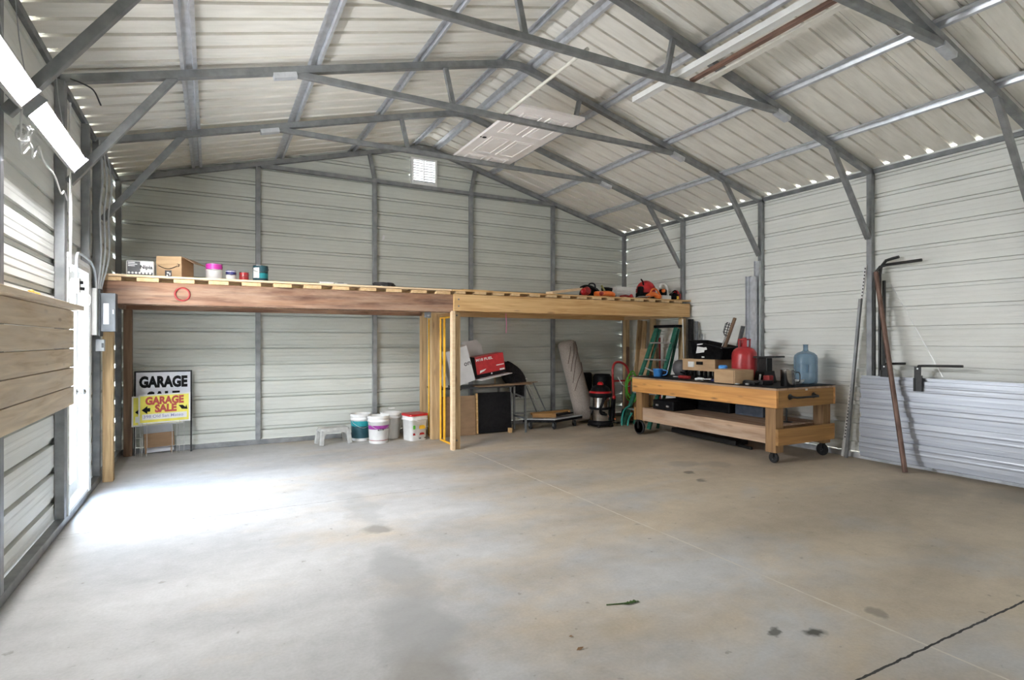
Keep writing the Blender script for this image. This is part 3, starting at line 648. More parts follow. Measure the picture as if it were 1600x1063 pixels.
# cardboard box with flaps
t = thing('cardboard_box', (-0.35, 7.2, DT), 'open brown cardboard box with a curved arrow print, on the loft', 'box')
m = M(); m.box(-0.485, 7.03, DT, -0.235, 7.035, DT+0.225); m.box(-0.485, 7.33, DT, -0.235, 7.335, DT+0.225); m.box(-0.485, 7.035, DT, -0.48, 7.33, DT+0.225); m.box(-0.24, 7.035, DT, -0.235, 7.33, DT+0.225); m.box(-0.48, 7.035, DT, -0.24, 7.33, DT+0.005)
m.build('box_body', CARD, t)
m = M(); m.add([(-0.235,7.035,DT+0.225),(-0.235,7.33,DT+0.225),(-0.10,7.33,DT+0.16),(-0.10,7.035,DT+0.15),(-0.237,7.035,DT+0.22),(-0.237,7.33,DT+0.22),(-0.102,7.33,DT+0.155),(-0.102,7.035,DT+0.145)], [(0,1,2,3),(7,6,5,4),(0,3,7,4),(1,5,6,2),(2,6,7,3),(0,4,5,1)]); m.build('flap', CARDD, t)
m = M(); m.add([(-0.485,7.03,DT+0.225),(-0.235,7.03,DT+0.225),(-0.235,7.02,DT+0.14),(-0.485,7.02,DT+0.14),(-0.485,7.026,DT+0.225),(-0.235,7.026,DT+0.225),(-0.235,7.016,DT+0.14),(-0.485,7.016,DT+0.14)], [(3,2,1,0),(4,5,6,7),(2,3,7,6),(0,4,7,3),(1,2,6,5)]); m.build('flap', CARD, t)
m = M(); m.box(-0.48,7.035,DT+0.222,-0.24,7.33,DT+0.226); m.build('flap', CARD, t)
m = M(); m.tube([(-0.46+0.19*i/10, 7.0145, DT+0.125-0.035*sin(pi*i/10)) for i in range(11)], 0.0035, 6); m.beam((-0.275,7.0145,DT+0.142),(-0.252,7.0145,DT+0.138),0.004,0.006); m.beam((-0.254,7.0145,DT+0.14),(-0.26,7.0145,DT+0.112),0.004,0.006)
m.build('arrow_print', BLACK, t)
t.rotation_euler = (0, 0, R(-20)); t.location.x += 0.022
m = M(); m.box(-0.40,7.0275,DT+0.008,-0.335,7.0298,DT+0.075); m.build('dark_label', DGREY, t)
m = M(); m.box(-0.382,7.0265,DT+0.04,-0.36,7.0276,DT+0.058); m.box(-0.358,7.0265,DT+0.02,-0.345,7.0276,DT+0.05); m.box(-0.385,7.0265,DT+0.012,-0.37,7.0276,DT+0.03); m.build('label_marks', WHITEP, t)
# small bits mid loft
m = M(); m.box(1.14, 7.0, DT, 1.30, 7.06, DT+0.028); tag(m.build('wood_offcut', WHITEP, bevel=0.002), 'short white block lying on the loft edge', 'block')
t = thing('small_level', (1.39, 7.03, DT), 'small black and white level lying right of the white block', 'level')
m = M(); m.box(1.31, 7.0, DT, 1.46, 7.05, DT+0.018); m.build('level_body', WHITEP, t, bevel=0.002)
m = M(); m.box(1.35, 7.005, DT+0.018, 1.42, 7.045, DT+0.024); m.build('level_vial', BLACK, t)
m = M(); rr = random.Random(3); pts = [(1.93+0.13*cos(k*1.25)+rr.uniform(-.03,.03), 7.12+0.08*sin(k*1.25), DT+0.012+0.045*abs(sin(k*0.9))) for k in range(30)]
m.tube(pts, 0.007, 6, smooth_pts=4); tag(m.build('cable_pile', DGREY), 'tangled dark cable heaped on the loft above the weathered beam', 'cable')
m = M(); m.beam((2.95, 7.0, DT+0.006), (3.42, 7.05, DT+0.006), 0.14, 0.012); tag(m.build('thin_board', PINE, bevel=0.002), 'thin brown board lying flat on the loft at the beam joint', 'board')

# ---- things on the loft, right end
m = M(); m.beam((4.34, 7.0, DT+0.019), (4.98, 7.16, DT+0.115), 0.14, 0.038); tag(m.build('board_offcut', PINEBR, bevel=0.002), 'bright pale board propped up at the left of the red tools', 'board')
t = thing('grinder', (5.08, 7.15, DT), 'red and black power tool lying against the bright board', 'power tool')
m = M(); m.lathe([(0.052,-0.07),(0.062,-0.06),(0.062,0.05),(0.045,0.07)], (5.07,7.12,DT+0.082), n=20, mat=rot('X', 80)); m.build('tool_body', DRED, t)
m = M(); m.tube([(5.02,7.17,DT+0.13),(5.12,7.18,DT+0.165),(5.25,7.2,DT+0.15),(5.36,7.22,DT+0.08)], [0.03], 10, smooth_pts=4); m.build('grip', BLACK, t)
m = M(); m.lathe([(0.05,0),(0.055,0.02),(0.02,0.03)], (5.0,7.08,DT+0.07), n=18, mat=rot('X', 90)); m.build('wheel_guard', RED, t)
t = thing('tool_bag', (5.33, 7.34, DT), 'slumped black fabric tool bag behind the orange tool', 'bag')
m = M(); m.lathe([(0.16,0),(0.18,0.04),(0.17,0.10),(0.12,0.16),(0.05,0.19),(0.001,0.195)], (5.33,7.36,DT), n=18, sx=1.15, sy=0.55); m.build('bag_body', FABRIC, t)
m = M(); m.tube([(5.24,7.33,DT+0.15),(5.28,7.3,DT+0.225),(5.37,7.3,DT+0.22),(5.41,7.33,DT+0.14)], 0.012, 8, smooth_pts=4); m.build('bag_handle', FABRIC, t)
t = thing('orange_trimmer', (5.47, 7.12, DT), 'orange cordless tool lying on the loft before the black bag', 'power tool')
m = M(); m.tube([(5.22,7.08,DT+0.042),(5.36,7.08,DT+0.055),(5.52,7.10,DT+0.065),(5.60,7.12,DT+0.045)], [0.04], 10, smooth_pts=4); m.build('tool_body', ORANGE, t)
m = M(); m.lathe([(0.03,0),(0.034,0.02),(0.018,0.05)], (5.30,7.045,DT+0.05), n=14, mat=rot('X', 90)); m.build('motor_cap', DRED, t)
m = M(); m.beam((5.52,7.16,DT+0.02),(5.43,7.2,DT+0.20),0.05,0.02); plab(m.build('blade_guard', noisy('olive_plastic',(0.22,0.22,0.06),(0.28,0.28,0.09)), t, bevel=0.004), 'olive yellow guard')
t = thing('black_drill', (5.62, 7.25, DT), 'black cordless drill lying left of the white crate', 'drill')
m = M(); m.tube([(5.52,7.3,DT+0.15),(5.62,7.28,DT+0.15),(5.68,7.26,DT+0.14)], [0.035], 10); m.build('drill_body', BLACK, t)
m = M(); m.beam((5.6,7.28,DT+0.14),(5.68,7.27,DT+0.02),0.04,0.05); m.build('grip', BLACK, t, bevel=0.01)
m = M(); m.box(5.60,7.20,DT,5.705,7.30,DT+0.045); m.build('battery', RED, t, bevel=0.01)
t = thing('red_clamp', (5.80, 7.05, DT), 'small dark red clamp lying before the white crate', 'clamp')
m = M(); m.tube([(5.68,7.04,DT+0.02),(5.78,7.05,DT+0.035),(5.88,7.06,DT+0.025),(5.96,7.08,DT+0.02)], 0.018, 8, smooth_pts=3); m.build('clamp_bar', DRED, t)
m = M(); m.lathe([(0.026,0),(0.03,0.02),(0.014,0.04)], (5.88,7.035,DT+0.034), n=12, mat=rot('X', 90)); m.build('clamp_knob', RED, t)
# white crate
t = thing('white_crate', (5.92, 7.33, DT), 'white slotted plastic crate on the loft left of the red helmet', 'crate')
m = M(); c = (5.93, 7.34); hw, hd, h = 0.20, 0.13, 0.19
for k in range(2):
    yy = c[1] - hd if k == 0 else c[1] + hd - 0.005
    m.box(c[0]-hw, yy, DT, c[0]+hw, yy+0.005, DT+0.05); m.box(c[0]-hw, yy, DT+0.14, c[0]+hw, yy+0.005, DT+h)
    for j in range(15): xx = c[0]-hw + j*(2*hw-0.012)/14; m.box(xx, yy, DT+0.05, xx+0.012, yy+0.005, DT+0.14)
    m.box(c[0]-hw, yy, DT+0.09, c[0]+hw, yy+0.005, DT+0.10)
for k in range(2):
    xx = c[0]-hw if k == 0 else c[0]+hw-0.005
    m.box(xx, c[1]-hd, DT, xx+0.005, c[1]+hd, DT+0.05); m.box(xx, c[1]-hd, DT+0.14, xx+0.005, c[1]+hd, DT+h)
    for j in range(9): yy = c[1]-hd + j*(2*hd-0.012)/8; m.box(xx, yy, DT+0.05, xx+0.005, yy+0.012, DT+0.14)
m.box(c[0]-hw, c[1]-hd, DT, c[0]+hw, c[1]+hd, DT+0.004); m.build('basket', WHITEP, t)
m = M()
for (xa, ya, xb, yb) in ((-hw-.012,-hd-.012,hw+.012,-hd),(-hw-.012,hd,hw+.012,hd+.012),(-hw-.012,-hd,-hw,hd),(hw,-hd,hw+.012,hd)): m.box(c[0]+xa, c[1]+ya, DT+h-0.012, c[0]+xb, c[1]+yb, DT+h+0.004)
m.build('rim', WHITEP, t)
# red helmet-like hood with handle
t = thing('red_blower', (6.42, 7.32, DT), 'domed red blower with a black handle, tallest thing on the loft', 'blower')
m = M(); m.lathe([(0.15,0.11),(0.165,0.15),(0.155,0.22),(0.115,0.285),(0.06,0.325),(0.001,0.335)], (6.44,7.32,DT), n=26); m.build('dome', RED, t)
m = M(); m.lathe([(0.13,0.0),(0.16,0.02),(0.16,0.11),(0.14,0.125)], (6.42,7.32,DT), n=22); m.build('base', BLACK, t)
m = M(); m.beam((6.24,7.24,DT+0.008),(6.26,7.24,DT+0.22),0.09,0.06); m.build('intake', BLACK, t, bevel=0.01)
m = M(); m.tube([(6.33,7.25,DT+0.25),(6.27,7.2,DT+0.30),(6.22,7.18,DT+0.33)], 0.013, 8); m.build('handle', BLACK, t)
t = thing('orange_chainsaw', (6.36, 7.05, DT), 'orange chainsaw lying in front of the red blower', 'chainsaw')
m = M(); m.tube([(6.24,7.05,DT+0.042),(6.31,7.05,DT+0.075),(6.38,7.05,DT+0.085),(6.44,7.05,DT+0.055),(6.50,7.05,DT+0.04)], [0.038], 12, smooth_pts=3); m.build('saw_body', ORANGE, t)
m = M(); m.tube([(6.28,7.04,DT+0.06),(6.31,7.02,DT+0.155),(6.40,7.02,DT+0.16),(6.52,7.04,DT+0.05)], 0.014, 8, smooth_pts=4); m.build('front_handle', ORANGE, t)
m = M(); m.beam((6.26,7.03,DT+0.035),(5.98,6.99,DT+0.02),0.06,0.006,up=(0,0.3,1)); m.build('guide_bar', ALU, t)
t = thing('white_saw', (6.65, 7.10, DT), 'white and orange saw with a looped hand guard, right of the red blower', 'saw')
m = M(); m.tube([(6.55,7.10,DT+0.19),(6.57,7.10,DT+0.25),(6.63,7.10,DT+0.265),(6.69,7.10,DT+0.22),(6.72,7.10,DT+0.13),(6.73,7.10,DT+0.04)], 0.022, 10, smooth_pts=4); m.build('hand_guard', WHITEP, t)
m = M(); m.box(6.57,7.07,DT+0.075,6.68,7.15,DT+0.18); m.build('motor', BLACK, t, bevel=0.015)
m = M(); m.box(6.55,7.04,DT+0.001,6.75,7.16,DT+0.075); m.build('saw_base', WHITEP, t, bevel=0.015)
m = M(); m.lathe([(0.03,0),(0.03,0.03),(0.01,0.04)], (6.59,7.07,DT+0.15), n=14, mat=rot('X', 90)); m.build('cap', ORANGE, t)
t = thing('black_trimmer', (6.90, 7.12, DT), 'black and red engine tool at the right end of the loft', 'power tool')
m = M(); m.lathe([(0.06,0),(0.09,0.03),(0.085,0.09),(0.05,0.13),(0.001,0.14)], (6.87,7.12,DT), n=16); m.build('engine', BLACK, t)
m = M(); m.lathe([(0.05,0),(0.055,0.03),(0.03,0.06),(0.001,0.065)], (6.90,7.10,DT+0.11), n=16); m.build('top_cover', RED, t)
m = M(); m.tube([(6.79,7.07,DT+0.05),(6.77,7.05,DT+0.12),(6.83,7.04,DT+0.16),(6.88,7.05,DT+0.12)], 0.012, 8, smooth_pts=4); m.build('handle', BLACK, t)
m = M(); m.box(6.94,7.06,DT+0.01,6.99,7.11,DT+0.12); m.build('fuel_tank', DRED, t, bevel=0.01)
m = M(); m.box(6.86,7.02,DT+0.02,6.90,7.045,DT+0.07); m.build('air_filter', AMBER, t, bevel=0.006)
m = M(); m.tube([(3.66,7.06,1.829),(3.665,7.05,1.70),(3.66,7.05,1.55)], 0.004, 6); tag(m.build('pink_string', PINK), 'pink string hanging from the pale loft beam', 'string')

# ================================================================= against the back wall, left bay
def tilt_frame(org, ax, lean):
    ax = V(ax).normalized(); up = V((0, sin(R(lean)), cos(R(lean)))); return V(org), ax, up
# tall white GARAGE SALE sign in a black frame
t = thing('garage_sign', (-0.54, 8.53, 0), 'white garage sale sign in a tall black metal frame against the back wall', 'sign')
o_, ax, up = tilt_frame((-0.855, 8.47, 0), (1, 0.012, 0), 3.2); nn = ax.cross(up)
q = lambda x, z, d=0: o_ + ax*x + up*z + nn*d
m = M(); Wd = 0.635
for a_, b_ in (((0.01,0),(0.01,1.055)), ((Wd-0.01,0),(Wd-0.01,1.055)), ((0,1.05),(Wd,1.05)), ((0.01,0.42),(Wd-0.01,0.42))): m.beam(q(*a_), q(*b_), 0.02, 0.02, up=tuple(nn))
m.build('sign_frame', BLACKM, t)
m = M(); m.prism([(0.02,0.43),(Wd-0.02,0.43),(Wd-0.02,1.04),(0.02,1.04)], q(0,0,0.005), ax, up, 0.008); m.build('sign_board', SIGNW, t)
m = M(); m.text('GARAGE', 0.185, q(Wd/2, 0.855, 0.0135), ax, up, bold=0.011, fit=0.53, center=True); m.text('SALE', 0.185, q(Wd/2, 0.66, 0.0135), ax, up, bold=0.011, fit=0.36, center=True)
m.build('lettering', BLACK, t)
def yellow_sign(x0, yb, zb, wd, ht, label, full):
    t = thing('yard_sign', (x0 + wd/2, yb, 0), label, 'sign')
    o_, ax, up = tilt_frame((x0, yb, 0), (1, 0.012, 0.03), 4.5); nn = ax.cross(up).normalized()
    q = lambda x, z, d=0: o_ + ax*x + up*z + nn*d
    m = M(); m.prism([(0,zb),(wd,zb),(wd,zb+ht),(0,zb+ht)], q(0,0,0), ax, up, 0.005); m.build('sign_edge', WHITEP, t)
    m = M(); e = 0.018; m.prism([(e,zb+e),(wd-e,zb+e),(wd-e,zb+ht-e),(e,zb+ht-e)], q(0,0,0.005), ax, up, 0.001); m.build('sign_face', SIGNY, t)
    m = M(); m.text('GARAGE', 0.125, q(wd*0.5, zb+ht*0.66, 0.0065), ax, up, bold=0.007, fit=wd*0.74, center=True); m.text('SALE', 0.125, q(wd*0.52, zb+ht*0.39, 0.0065), ax, up, bold=0.007, fit=wd*0.42, center=True)
    m.build('lettering', noisy('brick_red_print', (0.42,0.04,0.03), (0.50,0.07,0.05), (20,20,20)), t)
    m = M(); zc = zb + ht*0.475
    m.prism([(0.035,zc),(0.095,zc+0.05),(0.095,zc+0.022),(0.125,zc+0.022),(0.125,zc-0.022),(0.095,zc-0.022),(0.095,zc-0.05)], q(0,0,0.0065), ax, up, 0.001)
    m.prism([(wd-0.13,zc+0.035),(wd-0.085,zc+0.035),(wd-0.055,zc+0.005),(wd-0.045,zc+0.035),(wd-0.03,zc-0.022),(wd-0.095,zc-0.016)], q(0,0,0.0065), ax, up, 0.001)
    m.build('arrow', BLACK, t)
    m = M(); m.prism([(wd*0.07,zb+0.05),(wd*0.93,zb+0.05),(wd*0.93,zb+ht*0.33),(wd*0.07,zb+ht*0.33)], q(0,0,0.0062), ax, up, 0.001); m.build('write_in_panel', WHITEP, t)
    if full:
        m = M(); m.text('398 Old San Mateo', 0.052, q(wd*0.48, zb+0.072, 0.0073), ax, up, fit=wd*0.76, center=True, bold=0.0003)
        m.build('handwriting', noisy('faded_blue_ink', (0.20,0.20,0.42), (0.30,0.30,0.52), (30,30,30)), t)
    for xs_ in ((0.04, 0.09), (wd-0.12, wd-0.07)):
        m = M()
        for xx in xs_: m.tube([q(xx, zb+0.02, 0.008), q(xx+0.004, 0.16, 0.008), q(xx, 0.004, 0.008)], 0.0032, 6)
        m.build('wire_stake', ALU, t)
    return t
yellow_sign(-0.868, 8.34, 0.375, 0.55, 0.375, 'yellow yard sign mostly hidden, its left edge showing behind the front yellow sign', False)
yellow_sign(-0.795, 8.30, 0.405, 0.56, 0.365, 'front yellow garage sale yard sign with red letters and an address strip', True)
m = M(); m.beam((-0.75, 8.50, 0.17), (-0.42, 8.50, 0.185), 0.012, 0.18, up=(0,0.05,1)); m.box(-0.74, 8.495, 0.004, -0.72, 8.51, 0.17); m.box(-0.46, 8.495, 0.004, -0.44, 8.51, 0.17)
tag(m.build('brown_board', CARDD), 'small brown board behind the wire legs of the yellow signs', 'board')
m = M(); m.beam((-0.76, 8.56, 0.32), (-0.44, 8.56, 0.335), 0.01, 0.62, up=(0,0.06,1)); tag(m.build('white_board', SIGNW), 'pale white board standing behind the yellow signs', 'board')

# step stool
t = thing('step_stool', (1.51, 8.2, 0), 'low grey plastic step stool on the floor left of the buckets', 'stool')
rz = Matrix.Rotation(R(8), 3, 'Z'); sc0 = V((1.515, 8.19, 0))
m = M(); vs = []
def rrect(hx, hy, r, n=5):
    out = []
    for cx, cy, a0 in ((hx-r, hy-r, 0), (-hx+r, hy-r, 90), (-hx+r, -hy+r, 180), (hx-r, -hy+r, 270)):
        for k in range(n+1): a = R(a0 + 90*k/n); out.append((cx + r*cos(a), cy + r*sin(a)))
    return out
def loft_rings(m, rings, mi=0, cap=True, smooth=True):
    n = len(rings[0]); vs = [p for r_ in rings for p in r_]
    m.add(vs, [(i*n+k, i*n+(k+1) % n, (i+1)*n+(k+1) % n, (i+1)*n+k) for i in range(len(rings)-1) for k in range(n)], mi, smooth)
    if cap: m.add(rings[0], [tuple(range(n))[::-1]], mi); m.add(rings[-1], [tuple(range(n))], mi)
loft_rings(m, [[sc0 + rz @ V((x, y, z)) for x, y in rrect(hx, hy, 0.04)] for hx, hy, z in ((0.20,0.115,0.185),(0.20,0.115,0.20),(0.195,0.11,0.225),(0.18,0.10,0.232))]); m.build('seat', GREY, t)
for sx_, sy_ in ((-1,-1),(1,-1),(-1,1),(1,1)):
    m = M(); a0 = sc0 + rz @ V((sx_*0.175, sy_*0.09, 0.2)); a1 = sc0 + rz @ V((sx_*0.20, sy_*0.115, 0.002))
    m.beam(a0, a1, 0.055, 0.05, up=tuple(rz @ V((0,1,0)))); m.build('leg', GREY, t, bevel=0.008)
for sy_ in (-1, 1):
    m = M(); pr = [(-0.15,0.2),(0.15,0.2),(0.15,0.13),(0.12,0.165),(-0.12,0.165),(-0.15,0.13)]
    m.prism(pr, sc0 + rz @ V((0, sy_*0.105+0.006, 0)), rz @ V((1,0,0)), (0,0,1), 0.012); m.build('apron', GREY, t)

# buckets
def bucket(name, c, r, h, body, label, lab=None, bands=(), handle='front', open_top=True):
    t = thing(name, c, label, 'bucket'); x, y, z = c; rb = r*0.87
    ra = lambda zz: rb + (r-rb)*zz/h
    m = M(); m.lathe([(rb*0.97,0),(rb,0.008),(ra(h*0.78),h*0.78),(r*1.045,h*0.79),(r*1.045,h*0.81),(ra(h*0.85),h*0.82),(ra(h*0.9),h*0.90),(r*1.05,h*0.91),(r*1.05,h*0.93),(r,h*0.94),(r*1.03,h),(r*0.97,h),(r*0.95,h*0.95),(rb*0.9,0.03),(0.001,0.03)], c, n=32); m.build('bucket_body', body, t)
    for (za, zb_, mt_, nm) in bands:
        m = M(); a0, a1 = R(170), R(370); n = 20
        vs = [(x+(ra(zz)+0.0015)*cos(a0+(a1-a0)*i/n), y+(ra(zz)+0.0015)*sin(a0+(a1-a0)*i/n), z+zz) for i in range(n+1) for zz in (za*h, zb_*h)]
        m.add(vs, [(2*i,2*i+2,2*i+3,2*i+1) for i in range(n)], 0, True); m.build(nm, mt_, t)
    m = M()
    if handle == 'up': pts = [(x-r*1.03, y, z+h*0.86), (x-r*0.8, y-0.02, z+h*1.05), (x, y-0.04, z+h*1.16), (x+r*0.8, y-0.02, z+h*1.05), (x+r*1.03, y, z+h*0.86)]
    else: pts = [(x-r*1.05, y, z+h*0.86), (x-r*0.85, y-r*0.85, z+h*0.66), (x, y-r*1.12, z+h*0.5), (x+r*0.85, y-r*0.85, z+h*0.66), (x+r*1.05, y, z+h*0.86)]
    m.tube(pts, 0.0028, 6, smooth_pts=6); m.build('wire_handle', ALU, t)
    if handle == 'up': m = M(); m.tube([(x-0.045, y-0.038, z+h*1.155),(x+0.045, y-0.038, z+h*1.155)], 0.011, 10); m.build('hand_grip', WHITEP, t)
    return t
bucket('paint_bucket', (1.93, 8.31, 0), 0.148, 0.385, WHITEP, 'white bucket with teal and black label, left of the purple one', bands=[(0.55,0.74,TEAL,'teal_band'),(0.10,0.55,DTEAL,'dark_band')])
t = bucket('paint_bucket', (2.10, 7.98, 0), 0.150, 0.385, WHITEP, 'frontmost white bucket with a purple banded label', bands=[(0.52,0.66,PURPLE,'purple_band'),(0.105,0.125,DRED,'thin_band')])
m = M(); m.box(2.055, 7.836, 0.185, 2.135, 7.848, 0.208); m.build('brand_patch', BLACK, t)
m = M(); m.text('Mapei'.replace('Mapei', 'latex'), 0.028, (2.095, 7.834, 0.19), (1,0,0), (0,0,1), center=True, bold=0.0004); m.build('lettering', WHITEP, t)
bucket('plain_bucket', (2.36, 8.27, 0), 0.148, 0.385, WHITE, 'plain white bucket with its handle raised, behind the purple one', handle='up')
t = thing('square_bucket', (2.62, 7.97, 0), 'squarish white pail with a red lid and yellow print by the loft posts', 'bucket')
c = V((2.63, 7.97, 0)); rz = Matrix.Rotation(R(14), 3, 'Z')
m = M(); loft_rings(m, [[c + rz @ V((x, y, z)) for x, y in rrect(hw, hw*0.92, 0.045)] for hw, z in ((0.128,0),(0.132,0.01),(0.142,0.29),(0.152,0.295),(0.152,0.31),(0.145,0.315),(0.147,0.355))]); m.build('pail_body', WHITEP, t)
m = M(); loft_rings(m, [[c + rz @ V((x, y, z)) for x, y in rrect(hw, hw*0.92, 0.045)] for hw, z in ((0.155,0.355),(0.157,0.375),(0.15,0.385),(0.14,0.38))]); m.build('lid', RED, t)
pf = lambda x, z, d=0.0: c + rz @ V((x, -0.131 - d - 0.0365*(z/0.4), z))
axq = rz @ V((1,0,0))
m = M(); m.prism(rrect(0.055, 0.028, 0.025), pf(0.03, 0.195, 0.006), axq, (0,0,1), 0.001); m.build('yellow_print', AMBER, t)
m = M(); m.prism([(-0.045,-0.02),(0.045,-0.02),(0.03,0.012),(0.012,0.005),(0,0.02),(-0.012,0.005),(-0.03,0.012)], pf(0.03, 0.105, 0.006), axq, (0,0,1), 0.001); m.prism([(-0.02,-0.02),(0.02,-0.02),(0.01,0.012),(-0.02,0.01)], pf(-0.10, 0.105, 0.006), axq, (0,0,1), 0.001); m.build('red_print', RED, t)
m = M(); m.prism(rrect(0.02, 0.028, 0.01), pf(-0.105, 0.20, 0.006), axq, (0,0,1), 0.001); m.build('green_print', LIME, t)
m = M(); m.prism(rrect(0.018, 0.006, 0.004), pf(0.0, 0.035, 0.006), axq, (0,0,1), 0.001); m.prism(rrect(0.018, 0.006, 0.004), pf(0.09, 0.035, 0.006), axq, (0,0,1), 0.001); m.build('dark_print', BLACK, t)
m = M(); m.tube([c + rz @ V(p) for p in ((-0.15,-0.02,0.30),(-0.05,-0.165,0.29),(0.06,-0.165,0.22),(0.15,-0.10,0.14),(0.155,-0.02,0.30))], 0.003, 6, smooth_pts=6); m.build('wire_handle', WHITEP, t)

# yellow tube frames by the middle posts
def yframe(x, y0, y1, zt, label):
    t = thing('scaffold_frame', (x, (y0+y1)/2, 0), label, 'scaffold frame'); r = 0.014
    m = M(); m.tube([(x,y0,0.03),(x,y0,zt)], r, 10); m.build('upright', YELLOW, t)
    m = M(); m.tube([(x,y1,0.03),(x,y1,zt)], r, 10); m.build('upright', YELLOW, t)
    m = M(); m.tube([(x,y0,zt-r),(x,y1,zt-r)], r, 10); m.build('top_rail', YELLOW, t)
    m = M(); m.tube([(x,y0,0.03+r-0.03),(x,y1,0.03+r-0.03)], r, 10); m.build('bottom_rail', YELLOW, t)
yframe(2.93, 7.14, 7.70, 1.785, 'yellow steel frame standing between the two nearest middle posts')
yframe(2.90, 7.97, 8.12, 1.78, 'yellow steel frame showing as a thin bar left of the centre posts')
m = M(); m.box(2.962, 7.62, 0.002, 2.974, 7.68, 1.76); tag(m.build('thin_yellow_bar', YELLOW), 'flat yellow bar right beside the yellow frame', 'bar')
t = thing('bolt_bracket', (2.50, 7.05, 1.73), 'steel bolt bracket under the right end of the weathered beam', 'bracket')
m = M(); m.box(2.46, 7.02, 1.745, 2.54, 7.06, 1.814); m.build('plate', GALVD, t, bevel=0.003)
m = M(); m.lathe([(0.016,0),(0.016,0.03),(0.006,0.035)], (2.50,7.02,1.775), mat=rot('X', 90), n=8); m.build('bolt', GALV, t)

# ================================================================= table with boxes (middle bay)
t = thing('work_table', (3.85, 8.25, 0), 'low dark folding table buried under boxes and cardboard', 'table')
m = M(); m.box(3.0, 7.98, 0.70, 4.30, 8.52, 0.725); m.build('tabletop', DGREY, t, bevel=0.004)
for xx, yy in ((3.06,8.03),(4.26,8.06),(3.06,8.47),(4.26,8.47)):
    m = M(); m.beam((xx,yy,0.0),(xx,yy,0.70),0.03,0.03,up=(0,1,0)); m.build('leg', GALVD, t)
m = M(); m.beam((3.18,8.04,0.50),(3.42,8.10,0.70),0.02,0.02); m.build('brace', BLACKM, t)
m = M(); m.beam((3.0,7.93,0.303),(3.585,7.93,0.303),0.012,0.60,up=(0,0.05,1)); tag(m.build('leaning_cardboard', CARDD), 'dull brown cardboard sheet leaning under the table', 'cardboard')
t = thing('black_screen', (3.9, 7.95, 0), 'black flat panel standing under the table', 'panel')
m = M(); m.beam((3.63,7.94,0.325),(4.20,7.945,0.325),0.05,0.62,up=(0,0.04,1)); m.build('screen_body', BLACK, t, bevel=0.006)
m = M(); m.beam((3.60,7.94,0.32),(3.628,7.94,0.32),0.03,0.62,up=(0,0.04,1)); m.build('edge_strip', PINE, t)
m = M(); m.box(4.13,7.84,0.0,4.18,7.90,0.07); tag(m.build('wood_block', PINE, bevel=0.003), 'tiny wood block on the floor before the black panel', 'block')
m = M(); m.beam((3.62,8.0,0.735),(4.56,7.98,0.750),0.24,0.012); m.add([(4.25,7.70,0.77),(4.62,7.80,0.79),(4.60,8.12,0.765),(3.9,8.0,0.75),(4.25,7.70,0.762),(4.62,7.80,0.782),(4.60,8.12,0.757),(3.9,8.0,0.742)], [(0,1,2,3),(7,6,5,4),(0,4,5,1),(1,5,6,2),(2,6,7,3),(3,7,4,0)])
tag(m.build('flat_cardboard', CARDD), 'flattened brown cardboard hanging over the right end of the table', 'cardboard')
m = M(); m.beam((3.61,8.02,0.838),(4.19,8.12,0.930),0.40,0.010); tag(m.build('white_sheet', CARDW), 'thin white sheet sloping under the red box on the table', 'sheet')
# white leaning box
t = thing('white_box', (3.35, 8.05, 0.74), 'tall white carton tilted left of the red box', 'box')
mt_ = Matrix.Rotation(R(-17), 3, 'Y') @ Matrix.Rotation(R(3), 3, 'X')
m = M(); m.obox((3.335, 8.02, 1.06), (0.36, 0.20, 0.56), mt_); m.build('carton', CARDW, t, bevel=0.004)
m = M(); o2 = V((3.335,8.02,1.06)) + mt_ @ V((0.0,-0.103,0)); m.text('on', 0.11, o2 + mt_ @ V((0.06,0,-0.02)), mt_ @ V((1,0,0)), mt_ @ V((0,0,1)), bold=0.001); m.text('fragile', 0.035, o2 + mt_ @ V((-0.15,0,0.20)), mt_ @ V((1,0,0)), mt_ @ V((0,0,1))) if False else None
m.box(0,0,0,0,0,0) if False else None
m.build('lettering', DGREY, t)
m = M(); m.obox((3.10, 8.05, 0.915), (0.03, 0.16, 0.36), Matrix.Rotation(R(-12), 3, 'Y')); tag(m.build('white_slab', CARDW), 'narrow white card edge left of the tilted white carton', 'card')
m = M(); m.prism([(0,0),(0.34,0.03),(0.30,0.28),(0.22,0.36),(-0.04,0.32)], (3.56,8.30,1.10), (1,0,0), (0,0.1,1), 0.02); m.box(3.60,8.285,0.90,3.80,8.30,1.12); tag(m.build('open_carton', CARDW), 'white open carton flap standing behind the red box', 'carton')
# red tool box
t = thing('red_box', (3.85, 8.05, 0.86), 'red tool carton with white lettering on the table', 'box')
mt_ = Matrix.Rotation(R(-9), 3, 'Y'); c0 = V((3.87, 8.12, 1.065))
m = M(); m.obox(c0, (0.50, 0.26, 0.32), mt_); m.build('carton', RED, t, bevel=0.003)
fr = c0 + mt_ @ V((0,-0.131,0)); ex, ez = mt_ @ V((1,0,0)), mt_ @ V((0,0,1))
m = M(); m.prism([(-0.25,-0.16),(0.25,-0.16),(0.25,-0.115),(-0.25,-0.115)], fr, ex, ez, 0.0015); m.prism([(-0.258,-0.16),(-0.25,-0.16),(-0.25,0.16),(-0.258,0.16)], fr, ex, ez, -0.2); m.build('black_edge', BLACK, t)
m = M(); m.text('M18 FUEL', 0.055, fr + ex*-0.235 + ez*0.09 + V((0,-0.001,0)), ex, ez, bold=0.0016, fit=0.29); m.prism([(-0.2,-0.10),(-0.12,-0.075),(-0.08,-0.045),(-0.19,-0.06)], fr + V((0,-0.001,0)), ex, ez, 0.001)
